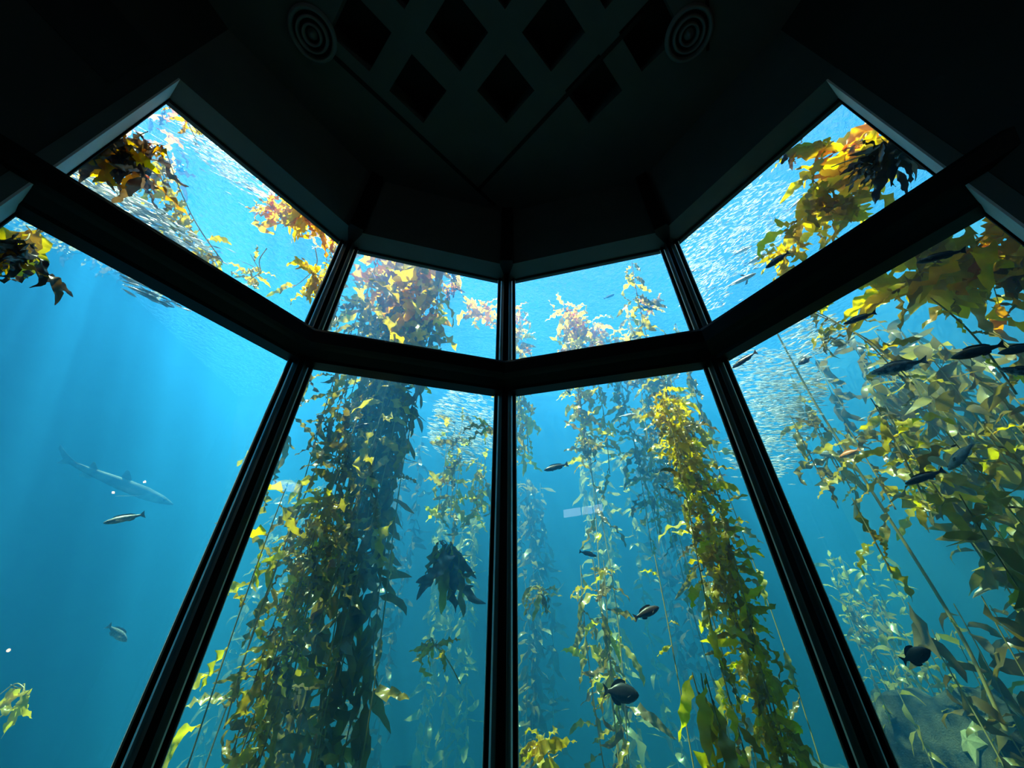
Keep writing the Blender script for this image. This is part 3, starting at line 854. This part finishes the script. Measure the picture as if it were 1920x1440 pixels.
def canopy(label, x, y, rx, ry, n, mats, seed, rot=0.0):  # kelp mats added at the surface to shade the water below in bands
    rng = random.Random(seed); root = link('shade_kelp_mat', None); c = Vector((x, y, WATER_TOP - 0.12)); root.location = c
    tag(root, label, 'kelp', 'floating kelp added for shade')
    ca, sa = math.cos(rot), math.sin(rot)
    for k in range(4):
        o = (k - 1.5) * ry * 0.5
        pts = catmull([Vector(((-rx + 2 * rx * q / 4) * ca - (o + rng.gauss(0, .06)) * sa, (-rx + 2 * rx * q / 4) * sa + (o + rng.gauss(0, .06)) * ca, rng.uniform(-.05, .03))) for q in range(5)], 4)
        v, f = tube_geo(pts, 0.007, 0.005); link('stipe', mesh_of('stipe', v, f, True), root, M['stipe'])
        for q in range(n // 4):
            p = rng.choice(pts); aa = rng.uniform(0, 6.28); L_ = rng.uniform(.28, .46)
            tip = c + p + Vector((math.cos(aa), math.sin(aa), -0.1)) * L_
            if not in_water(tip, 0.1) or not in_water(c + p, 0.1): continue
            b = link('blade', rng.choice(BL[rng.choice(mats)]), root); b.location = p + Vector((0, 0, rng.uniform(-.1, .02)))
            b.rotation_euler = (rng.gauss(0, .35), R(rng.uniform(0, 22)), aa); b.scale = (L_, L_, L_); N_BLADES[0] += 1
canopy('orange kelp mat added for shade at the surface above the white anchovy school', -4.75, 1.75, 0.6, 0.35, 50, ('orange', 'gold'), 301, 0.9)
canopy('orange kelp mat added for shade at the surface behind the lintel by the first mullion', -3.5, 3.7, 0.6, 0.4, 50, ('orange',), 302, 0.7)
canopy('brown kelp mat added for shade over the brown tangle in the corner', -5.9, 2.2, 1.0, 0.45, 90, ('brown', 'orange'), 304, 0.6)
canopy('dense brown kelp mat added for shade far out over the open water', -7.6, 4.2, 1.1, 0.6, 180, ('brown', 'olive'), 305, 0.9)
canopy('dense kelp mat added for shade over the open water near the yellow strand', -6.2, 4.7, 0.9, 0.55, 160, ('brown', 'olive'), 306, 1.2)
canopy('brown kelp mat added for shade out over the open water', -6.9, 3.0, 0.9, 0.5, 110, ('brown', 'orange'), 303, 1.2)

# ---- hazy plants further back: blades too small to pick apart
HZ = [(600, 900, 9.2, 5.2), (745, 900, 8.6, 6.2), (870, 900, 9.4, 4.6), (1000, 880, 9.0, 5.0), (1130, 900, 8.6, 6.0), (1250, 900, 8.4, 6.2)]
for q, (u, v, Y, zt) in enumerate(HZ):
    kelp('hazy far-off kelp plant seen through deep blue water', vline(u, v, Y=Y, z1=zt), stipes=5, spread=0.30, per_m=11, blen=(0.25, 0.45), elev=(-80, 30), mats=('olive',), seed=60 + q, single=False, group='hazy kelp plants at the back of the tank')
HR = [(1600, 700, 4.2, 640, 800), (1700, 800, 3.4, 640, 930), (1740, 700, 3.8, 560, 900), (1780, 900, 3.0, 700, 1100), (1850, 800, 3.2, 600, 1150), (1905, 700, 2.6, 560, 900), (1860, 1250, 2.4, 1120, 1500), (1910, 1100, 2.2, 950, 1500)]
for q, (u, v, e, va, vb) in enumerate(HR):
    kelp('hazy teal kelp plant massed behind the long bare stipe', vline(u, v, e=e, z0=max(-0.9, zat(u, vb, e=e)), z1=zat(u, va, e=e)), stipes=5, spread=0.30, per_m=10, blen=(0.25, 0.45), elev=(-80, 30), mats=('olive',), seed=80 + q, single=False, group='hazy kelp behind the long stipe')

# ------------------------------------------------------------------ fish
def fish_mat(name, back, belly, mottle, rough=0.4, metal=0.0, scale=14.0):
    m, nt, out = nmat(name)
    tc = N(nt, 'ShaderNodeTexCoord')
    sx = N(nt, 'ShaderNodeSeparateXYZ'); nt.links.new(tc.outputs['Object'], sx.inputs[0])
    mr = N(nt, 'ShaderNodeMapRange'); mr.inputs[1].default_value = -0.10; mr.inputs[2].default_value = 0.08
    nt.links.new(sx.outputs['Z'], mr.inputs[0])
    r = ramp(nt, mr.outputs[0], [(0.1, belly), (0.7, back)])
    no = N(nt, 'ShaderNodeTexNoise', Scale=scale, Detail=3.0, Roughness=0.6)
    nt.links.new(tc.outputs['Object'], no.inputs['Vector'])
    r2 = ramp(nt, no.outputs['Fac'], [(0.42, (1, 1, 1)), (0.58, (mottle, mottle, mottle))])
    mx = N(nt, 'ShaderNodeMix', _data_type='RGBA', _blend_type='MULTIPLY')
    mx.inputs[0].default_value = 1.0
    nt.links.new(r.outputs[0], mx.inputs[6]); nt.links.new(r2.outputs[0], mx.inputs[7])
    b = N(nt, 'ShaderNodeBsdfPrincipled', Roughness=rough, Metallic=metal)
    nt.links.new(mx.outputs[2], b.inputs['Base Color'])
    nt.links.new(b.outputs[0], out.inputs[0])
    return m
M['dark_fish'] = fish_mat('dark_fish_skin', (0.02, 0.022, 0.022), (0.05, 0.045, 0.045), 0.6)
M['brown_fish'] = fish_mat('brown_fish_skin', (0.05, 0.03, 0.022), (0.10, 0.055, 0.04), 0.6)
M['striped_fish'] = fish_mat('mottled_fish_skin', (0.10, 0.12, 0.12), (0.62, 0.66, 0.66), 0.18, scale=9.0)
M['silver_fish'] = fish_mat('silver_fish_skin', (0.30, 0.36, 0.42), (0.88, 0.90, 0.92), 0.9, 0.3, 0.3)
M['pale_fish'] = fish_mat('pale_fish_skin', (0.35, 0.42, 0.42), (0.65, 0.70, 0.68), 0.6)
M['orange_fish'] = fish_mat('orange_fish_skin', (0.70, 0.22, 0.05), (0.80, 0.35, 0.10), 0.9)
M['shark_skin'] = fish_mat('shark_skin', (0.22, 0.25, 0.25), (0.60, 0.62, 0.60), 0.5, scale=7.0)
M['eye'] = painted('fish_eye', (0.002, 0.002, 0.002), (0.004, 0.004, 0.004), 5.0, 0.2)
def anchovy_mat():
    m, nt, out = nmat('anchovy_skin')
    oi = N(nt, 'ShaderNodeTexCoord'); no = N(nt, 'ShaderNodeTexNoise', Scale=3.0)
    nt.links.new(oi.outputs['Object'], no.inputs['Vector'])
    r = ramp(nt, no.outputs['Fac'], [(0.3, (0.86, 0.93, 0.95)), (0.7, (0.97, 0.98, 0.98))])
    d = N(nt, 'ShaderNodeBsdfDiffuse'); t = N(nt, 'ShaderNodeBsdfTranslucent'); g = N(nt, 'ShaderNodeBsdfGlossy', Roughness=0.35, Color=(0.95, 0.97, 1, 1))
    m1 = N(nt, 'ShaderNodeMixShader'); m1.inputs[0].default_value = 0.65
    m2 = N(nt, 'ShaderNodeMixShader'); m2.inputs[0].default_value = 0.2
    nt.links.new(r.outputs[0], d.inputs[0]); nt.links.new(r.outputs[0], t.inputs[0])
    nt.links.new(d.outputs[0], m1.inputs[1]); nt.links.new(t.outputs[0], m1.inputs[2])
    nt.links.new(m1.outputs[0], m2.inputs[1]); nt.links.new(g.outputs[0], m2.inputs[2]); nt.links.new(m2.outputs[0], out.inputs[0])
    return m
M['anchovy'] = anchovy_mat()

FISH = {
  # stations: x, half height, half width, centre z  (head at +0.5)
  'slim': ([(0.50, 0.004, 0.004, 0), (0.47, 0.035, 0.028, 0), (0.38, 0.075, 0.055, 0), (0.22, 0.105, 0.072, 0), (0.05, 0.108, 0.070, 0), (-0.12, 0.085, 0.052, 0), (-0.26, 0.055, 0.030, 0), (-0.36, 0.036, 0.016, 0), (-0.40, 0.034, 0.010, 0)],
           dict(tail=(0.10, 0.13, 0.02), dorsal=(0.26, -0.26, 0.055), anal=(-0.06, -0.24, 0.04))),
  'bass': ([(0.50, 0.004, 0.004, 0), (0.46, 0.045, 0.032, 0), (0.36, 0.100, 0.066, 0), (0.20, 0.145, 0.085, 0), (0.03, 0.150, 0.080, 0), (-0.14, 0.115, 0.058, 0), (-0.27, 0.065, 0.032, 0), (-0.36, 0.044, 0.017, 0), (-0.40, 0.045, 0.010, 0)],
           dict(tail=(0.10, 0.14, 0.03), dorsal=(0.22, -0.26, 0.075), anal=(-0.06, -0.24, 0.06))),
  'deep': ([(0.48, 0.004, 0.004, 0), (0.44, 0.070, 0.035, 0), (0.34, 0.155, 0.065, 0), (0.18, 0.225, 0.082, 0), (0.00, 0.235, 0.078, 0), (-0.15, 0.170, 0.052, 0), (-0.26, 0.085, 0.028, 0), (-0.33, 0.052, 0.015, 0), (-0.37, 0.052, 0.009, 0)],
           dict(tail=(0.13, 0.17, 0.06), dorsal=(0.12, -0.28, 0.085), anal=(-0.02, -0.28, 0.09))),
  'mackerel': ([(0.50, 0.004, 0.004, 0), (0.45, 0.040, 0.034, 0), (0.34, 0.080, 0.062, 0), (0.18, 0.102, 0.076, 0), (0.00, 0.098, 0.070, 0), (-0.18, 0.065, 0.044, 0), (-0.30, 0.032, 0.020, 0), (-0.38, 0.016, 0.010, 0), (-0.40, 0.016, 0.008, 0)],
           dict(tail=(0.10, 0.13, 0.075), dorsal=(0.16, -0.02, 0.05), anal=(-0.10, -0.24, 0.035))),
  'shark': ([(0.50, 0.003, 0.006, 0), (0.46, 0.020, 0.034, 0), (0.38, 0.042, 0.055, 0), (0.24, 0.058, 0.060, 0), (0.08, 0.056, 0.052, 0), (-0.10, 0.042, 0.036, 0), (-0.22, 0.030, 0.022, 0), (-0.30, 0.022, 0.012, 0.005), (-0.36, 0.016, 0.007, 0.01)],
           dict(tail=(0.16, 0.085, 0.05), dorsal=(0.10, -0.02, 0.075), anal=(-0.16, -0.24, 0.03), big_pec=True)),
}
def fish_mesh(kind):
    st, fin = FISH[kind]
    bm = bmesh.new(); seg = 10; rings = []
    for x, h, w, zc in st:
        rings.append([bm.verts.new((x, w * math.cos(6.2832 * k / seg), zc + h * math.sin(6.2832 * k / seg))) for k in range(seg)])
    for a, b in zip(rings, rings[1:]):
        for k in range(seg): bm.faces.new((a[k], a[(k + 1) % seg], b[(k + 1) % seg], b[k]))
    bm.faces.new(rings[0]); bm.faces.new(rings[-1][::-1])
    def plate(pts, nrm, th):
        A = [bm.verts.new(Vector(p) + nrm * th) for p in pts]; B = [bm.verts.new(Vector(p) - nrm * th) for p in pts]
        bm.faces.new(A); bm.faces.new(B[::-1])
        for i in range(len(pts)):
            j = (i + 1) % len(pts); bm.faces.new((A[i], B[i], B[j], A[j]))
    ynr = Vector((0, 1, 0))
    xe, he = st[-1][0], st[-1][1]; zc = st[-1][3]
    tl, th_, notch = fin['tail']
    if kind == 'shark':
        plate([(xe + 0.03, 0, zc + he), (xe - 0.06, 0, zc + 0.05), (xe - 0.14, 0, zc + 0.095), (xe - 0.125, 0, zc + 0.06), (xe - 0.05, 0, zc), (xe - 0.06, 0, zc - 0.045), (xe + 0.02, 0, zc - he)], ynr, 0.003)
        plate([(0.10, 0, 0.05), (0.02, 0, 0.125), (0.0, 0, 0.12), (0.01, 0, 0.045)], ynr, 0.003)
        plate([(-0.16, 0, 0.03), (-0.22, 0, 0.08), (-0.235, 0, 0.075), (-0.23, 0, 0.025)], ynr, 0.003)
    else: plate([(xe + 0.02, 0, zc + he * .9), (xe - tl * 0.6, 0, zc + th_ * 0.75), (xe - tl, 0, zc + th_), (xe - tl + notch, 0, zc), (xe - tl, 0, zc - th_), (xe - tl * 0.6, 0, zc - th_ * 0.75), (xe + 0.02, 0, zc - he * .9)], ynr, 0.004)
    def top(x):
        for (x1, h1, _, c1), (x0, h0, _, c0) in zip(st, st[1:]):
            if x0 <= x <= x1:
                t = (x - x0) / (x1 - x0); return (h0 + (h1 - h0) * t), (c0 + (c1 - c0) * t)
        return 0.02, 0
    for key, sg in (('dorsal', 1), ('anal', -1)):
        if kind == 'shark' and key == 'dorsal': continue
        xa, xb, hh = fin[key]
        lo = []; hi = []
        for i in range(6):
            t = i / 5; x = xa + (xb - xa) * t; h, c = top(x)
            lo.append((x, 0, c + sg * h * 0.9)); hi.append((x - 0.03 * math.sin(math.pi * t), 0, c + sg * (h + hh * (math.sin(math.pi * (0.12 + 0.8 * t)) ** 0.7) * (0.75 if i in (2, 3) and kind in ('slim', 'bass') else 1.0))))
        plate(lo + hi[::-1], ynr, 0.004)
    pl = 0.17 if fin.get('big_pec') else 0.13
    for sg in (-1, 1):
        w = st[3][2]
        plate([(0.24, sg * w * 0.9, -0.02), (0.18, sg * w * 0.95, -0.05), (0.24 - pl, sg * (w + pl * 0.75), -0.08), (0.30 - pl, sg * (w + pl * 0.8), -0.05)], Vector((0.1, 0, 1)).normalized(), 0.003)
    bmesh.ops.recalc_face_normals(bm, faces=bm.faces)
    me = bm_mesh('fish_body', bm)
    for p in me.polygons: p.use_smooth = len(p.vertices) == 4 and abs(p.center.x) < 0.49 and abs(p.center.y) > 0.006
    return me
FM = {}
def sphere_mesh(r):
    bm = bmesh.new(); bmesh.ops.create_uvsphere(bm, u_segments=8, v_segments=6, radius=r); return bm_mesh('eye', bm, True)
EYE = sphere_mesh(0.014); EYE.materials.append(M['eye'])
def orient(f, roll=0.0):
    f = f.normalized(); up = Vector((0, 0, 1))
    if abs(f.z) > 0.97: up = Vector((0, 1, 0))
    y = up.cross(f).normalized(); z = f.cross(y)
    return (Matrix((f, y, z)).transposed() @ Matrix.Rotation(roll, 3, 'X')).to_euler()
def fish(label, head, tail, kind, mat, e=None, Y=None, roll=0.0, name='fish', cat='fish', de=0.0, group=None):
    h = at(*head, e=e, Y=Y); t = at(*tail, e=(e + de) if e is not None else None, Y=(Y + de) if Y is not None else None)
    key = (kind, mat)
    if key not in FM:
        FM[key] = fish_mesh(kind); FM[key].materials.append(M[mat])
    root = link(name, None); root.location = (h + t) / 2
    root.rotation_euler = orient(h - t, roll); Ls = (h - t).length; root.scale = (Ls, Ls, Ls)
    tag(root, label, cat, group)
    link('body', FM[key], root)
    st = FISH[kind][0]
    for sg in (-1, 1):
        o = link('eye', EYE, root); o.location = (0.41, sg * (st[2][2] * 0.80), st[2][1] * 0.35)
    return root

# fourth bay, lower pane
fish('small dark slender fish above the bright anchovies by the mullion', (1373, 690), (1419, 659), 'slim', 'brown_fish', e=1.2)
fish('dark slender fish under the middle of the slanting transom', (1581, 608), (1643, 585), 'slim', 'dark_fish', e=0.8)
fish('large mottled grey fish over the pale green kelp', (1632, 701), (1740, 674), 'bass', 'striped_fish', e=1.2, roll=0.3)
fish('large dark fish crossing the golden beaded stipe', (1782, 672), (1885, 645), 'bass', 'dark_fish', e=0.6)
fish('dark fish tucked behind the one crossing the beaded stipe', (1870, 663), (1960, 645), 'bass', 'dark_fish', e=0.9)
fish('mottled dark fish cut off by the picture edge, lowest of the trio', (1872, 692), (1975, 702), 'bass', 'striped_fish', e=0.8, roll=0.3)
fish('long blue-black fish in front of the golden curled blades', (1718, 493), (1812, 468), 'slim', 'dark_fish', e=0.45)
fish('brown slender fish below the pale upright fish', (1697, 908), (1771, 881), 'slim', 'brown_fish', e=1.3)
fish('pale teal fish swimming steeply downwards above a brown slender fish', (1778, 882), (1828, 826), 'bass', 'pale_fish', e=1.5, roll=0.5)
fish('small orange fish over the pale green kelp', (1573, 858), (1612, 842), 'bass', 'orange_fish', e=1.9)
fish('pale lengthwise striped fish behind the small orange fish', (1576, 853), (1524, 848), 'bass', 'pale_fish', e=2.2)
fish('black deep-bodied fish alone in the blue below the kelp', (1745, 1218), (1690, 1240), 'deep', 'dark_fish', e=1.2)
fish('small faint grey fish near the long bare stipe', (1496, 684), (1522, 668), 'deep', 'brown_fish', e=2.2)
fish('small pale blue fish under the trailing kelp branch', (1555, 643), (1592, 645), 'deep', 'pale_fish', e=1.8)
fish('pale green fish deep among the kelp by the picture edge', (1895, 862), (1925, 838), 'deep', 'pale_fish', e=2.4)
# fourth bay, upper pane
fish('silver fish uppermost of the small shoal above the transom', (1411, 460), (1368, 482), 'mackerel', 'silver_fish', e=1.9, roll=-0.8)
fish('bright white-bellied silver fish in the middle of the small shoal', (1436, 474), (1394, 500), 'mackerel', 'silver_fish', e=1.8, roll=-1.2)
fish('long silver fish lowest of the small shoal, near the transom', (1418, 512), (1356, 541), 'mackerel', 'silver_fish', e=1.6, roll=-0.6)
fish('small dark fish in front of the yellow kelp tuft', (1435, 503), (1480, 472), 'bass', 'dark_fish', e=0.5)
fish('silver fish slanting up towards the dark kelp clump', (1526, 358), (1474, 396), 'mackerel', 'silver_fish', e=1.8, roll=-0.9)
fish('small grey fish close to the mullion by the glitter', (1304, 505), (1286, 517), 'mackerel', 'silver_fish', e=1.4)
# third bay
fish('blue-grey fish under the star-shaped kelp crown', (1196, 576), (1232, 580), 'bass', 'dark_fish', Y=4.5)
fish('tiny dark fish above the low rounded kelp top', (1152, 552), (1132, 560), 'slim', 'dark_fish', Y=5.0)
fish('small fish just over the transom in the pale kelp', (1184, 634), (1204, 627), 'slim', 'brown_fish', Y=4.6)
fish('pale silver fish below the transom among shaded kelp', (1193, 776), (1160, 781), 'bass', 'silver_fish', Y=4.2, roll=-0.9)
fish('dark slender fish in the blue gap beside the central mullion', (1020, 882), (1065, 870), 'slim', 'dark_fish', Y=4.2)
fish('brown fish beside the thin bare stipe', (1236, 1138), (1189, 1159), 'bass', 'brown_fish', Y=4.0)
fish('small brown fish over the slim kelp strand', (1119, 1043), (1086, 1034), 'slim', 'brown_fish', Y=4.3)
fish('dark round-bodied fish with a pale tail in front of the slim kelp strand', (1200, 1304), (1130, 1294), 'deep', 'dark_fish', Y=4.0)
fish('green tailed small fish poking out under the transom', (1070, 740), (1058, 722), 'slim', 'pale_fish', Y=4.2)
# second bay
fish('small brown fish on the shaded side of the thick kelp column', (693, 795), (655, 804), 'slim', 'brown_fish', Y=4.0)
# first bay
fish('slim silver fish alone in the open water', (193, 981), (272, 964), 'slim', 'pale_fish', e=1.1)
fish('faint pale fish low in the open water by the mullion', (238, 1203), (202, 1172), 'bass', 'pale_fish', e=2.0)
fish('faint long-bodied shark gliding through the hazy open water', (325, 946), (92, 853), 'shark', 'shark_skin', e=6.0, name='shark', cat='shark', roll=0.4)

# ------------------------------------------------------------------ anchovy schools
SR = random.Random(5)
def spindle(seg):
    st = [(0.5, 0.01, 0.01), (0.30, 0.075, 0.05), (0.05, 0.095, 0.06), (-0.25, 0.05, 0.03), (-0.38, 0.018, 0.012)]
    vs = []; fs = []
    for x, h, w in st:
        for k in range(seg):
            a = 6.2832 * k / seg; vs.append((x, w * math.cos(a), h * math.sin(a)))
    for i in range(len(st) - 1):
        for k in range(seg): fs.append((i * seg + k, i * seg + (k + 1) % seg, (i + 1) * seg + (k + 1) % seg, (i + 1) * seg + k))
    b = len(vs)
    vs += [(-0.36, 0, 0), (-0.5, 0.004, 0.09), (-0.44, 0, 0), (-0.5, 0.004, -0.09)]
    fs += [(b, b + 1, b + 2), (b, b + 2, b + 3)]
    return vs, fs
sv6, sf6 = spindle(6); sv4, sf4 = spindle(4)
AN = mesh_of('anchovy_body', sv6, sf6, True); AN.materials.append(M['anchovy'])
SCH = [  # centre u, v, half-length, half-width (px), slant, e range, count, length, heading, group
    (868, 800, 64, 70, 0.0, (3.0, 4.6), 900, 0.12, Vector((1, 0.2, -0.25)), 'b'),
    (1395, 430, 125, 75, -0.55, (1.6, 3.4), 1300, 0.085, Vector((1, -0.3, 0.5)), 'd'),
    (1320, 530, 45, 60, -0.3, (1.6, 3.0), 350, 0.085, Vector((1, -0.3, 0.5)), 'd'),
    (1455, 720, 95, 65, 0.3, (2.2, 3.8), 1000, 0.095, Vector((1, -0.4, -0.2)), 'e'),
    (1440, 820, 70, 90, 0.5, (2.2, 3.8), 900, 0.085, Vector((1, -0.4, -0.2)), 'e'),
    (1520, 630, 60, 40, -0.4, (1.8, 3.0), 250, 0.09, Vector((1, -0.4, 0.2)), 'e'),
    (265, 395, 150, 22, 0.56, (0.7, 1.5), 330, 0.11, Vector((0.9, 0.7, -0.1)), 'a'),
    (285, 540, 62, 22, 0.5, (0.7, 1.3), 110, 0.10, Vector((0.9, 0.6, -0.1)), 'f'),
    (425, 295, 112, 34, 0.70, (0.6, 2.0), 750, 0.07, Vector((0.6, 0.9, 0.3)), 'c'),
]
ALLF = []
for (u, v, a, b, sl, er, cnt, ln, hd, g) in SCH:
    for q in range(cnt):
        rr = math.sqrt(SR.random()) if SR.random() < .8 else abs(SR.gauss(0, .8)); an = SR.uniform(0, 6.2832)
        x, y = a * rr * math.cos(an), b * rr * math.sin(an)
        uu, vv = u + x * math.cos(sl) - y * math.sin(sl), v + x * math.sin(sl) + y * math.cos(sl)
        p = at(uu, vv, e=SR.uniform(*er))
        if not in_water(p, 0.12) or p.z > WATER_TOP - 0.1: continue
        d = hd.normalized() + Vector((SR.gauss(0, .16), SR.gauss(0, .16), SR.gauss(0, .14)))
        ALLF.append((ln * SR.uniform(.8, 1.25) / (p - CAM).length, p, d, SR.gauss(0, 0.7), g))
ALLF = sorted(ALLF, key=lambda x: -x[0])
LABS = {'a': 'small streaking silver anchovy above the transom below the brown kelp tangle', 'b': 'small silver anchovy of the school beside the thick kelp column', 'c': 'small glittering anchovy of the white school near the surface',
        'd': 'small silver anchovy of the school above the transom around the silver fish', 'e': 'small bright anchovy of the school between mullion and long bare stipe', 'f': 'small silver anchovy just under the transom over the open water'}
for k_, (sz, p, d, roll, g) in enumerate(ALLF[:300]):
    o = link('anchovy', AN); o.location = p; o.rotation_euler = orient(d, roll)
    l_ = sz * (p - CAM).length; o.scale = (l_, l_, l_)
    tag(o, LABS[g], 'fish', 'anchovies: ' + LABS[g].split('anchovy ')[1])
jv, jf = [], []
for (sz, p, d, roll, g) in ALLF[300:]:
    l_ = sz * (p - CAM).length
    mt = Matrix.Translation(p) @ orient(d, roll).to_matrix().to_4x4() @ Matrix.Scale(l_, 4)
    k0 = len(jv); jv.extend(mt @ Vector(q) for q in sv4); jf.extend(tuple(i + k0 for i in q) for q in sf4)
tag(link('anchovy_school', mesh_of('anchovy_school', jv, jf, True), None, M['anchovy']), 'dense glittering mass of tiny silver anchovies', 'fish', None, 'stuff')

# ------------------------------------------------------------------ reef rocks and a bat star
RR = random.Random(21)
def rock(label, c, r, seed, name='rock'):
    rng = random.Random(seed)
    bm = bmesh.new(); bmesh.ops.create_icosphere(bm, subdivisions=4, radius=1.0)
    fr = [(Vector((rng.gauss(0, 1), rng.gauss(0, 1), rng.gauss(0, 1))), rng.uniform(0, 6.28), 0.16 / (1 + .22 * q)) for q in range(16)]
    for v in bm.verts:
        n = v.co.normalized(); k = 1.0
        for q, (w, ph, am) in enumerate(fr): k += am * math.sin(n.dot(w) * (1.6 + q * 1.3) + ph)
        v.co = Vector((n.x * k * r[0], n.y * k * r[1], n.z * k * r[2]))
    o = link(name, bm_mesh('rock', bm, True), None, M['rock']); o.location = c
    return tag(o, label, 'rock', 'reef rocks on the tank bottom')
sp = at(1823, 1400, e=3.4)
rk = rock('broad reef rock low in the corner, carrying a bat star', sp + Vector((0.42, 0.50, -0.80)), (1.05, 0.95, 1.0), 1)
from mathutils.bvhtree import BVHTree
bv = BVHTree.FromPolygons([tuple(v.co + rk.location) for v in rk.data.vertices], [tuple(p.vertices) for p in rk.data.polygons])
hit = bv.ray_cast(CAM, ray(1823, 1392).normalized())
sp, sn = (hit[0], hit[1]) if hit[0] is not None else (sp, Vector((-0.45, -0.6, 0.66)))
def star_mesh(r=1.0):
    vs = [(0, 0, 0.16)]; fs = []
    for k in range(10):
        a = 6.2832 * k / 10; rr = r if k % 2 == 0 else r * 0.48
        vs.append((rr * math.cos(a), rr * math.sin(a), 0.05)); 
    for k in range(10):
        a = 6.2832 * k / 10; rr = r * 1.02 if k % 2 == 0 else r * 0.5
        vs.append((rr * math.cos(a), rr * math.sin(a), -0.05))
    vs.append((0, 0, -0.06))
    for k in range(10):
        q = (k + 1) % 10
        fs += [(0, 1 + k, 1 + q), (1 + k, 11 + k, 11 + q, 1 + q), (21, 11 + q, 11 + k)]
    return mesh_of('bat_star', vs, fs)
M['star'] = painted('bat_star_skin', (0.55, 0.50, 0.22), (0.75, 0.70, 0.35), 8.0, 0.8, 0.5)
st = link('bat_star', star_mesh(), None, M['star']); st.location = sp; st.scale = (0.19, 0.19, 0.19)
st.rotation_euler = sn.to_track_quat('Z', 'Y').to_euler()
st.location = sp + sn * 0.012
tag(st, 'pale five-armed bat star on the reef rock low in the corner', 'starfish')
for q, (u, v, e, va, vb) in enumerate([(1640, 1250, 5.2, 1120, 1400), (1700, 1380, 4.2, 1250, 1500), (1770, 1300, 3.8, 1180, 1460), (1870, 1400, 3.2, 1300, 1520), (1600, 1120, 5.6, 1040, 1220)]):
    kelp('faint turquoise weed growing on the reef below the black deep-bodied fish', vline(u, v, e=e, z0=max(-0.9, zat(u, vb, e=e)), z1=zat(u, va, e=e)), stipes=6, spread=0.34, per_m=14, blen=(0.12, 0.26), elev=(-60, 60), mats=('olive',), seed=120 + q, single=False, group='faint weed on the reef', name='reef_weed')
rock('reef rock low behind the black deep-bodied fish', Vector((4.4, 8.6, -0.9)), (1.4, 1.1, 1.2), 2)
rock('reef rock at the bottom behind the bright yellow strand', Vector((1.9, 8.8, -1.1)), (1.3, 1.0, 1.1), 3)
rock('reef rock at the bottom behind the thick kelp column', Vector((-1.6, 8.8, -1.1)), (1.5, 1.1, 1.0), 4)
print('BLADES', N_BLADES[0], 'OBJECTS', len(bpy.data.objects), 'ANCHOVIES', len(ALLF))
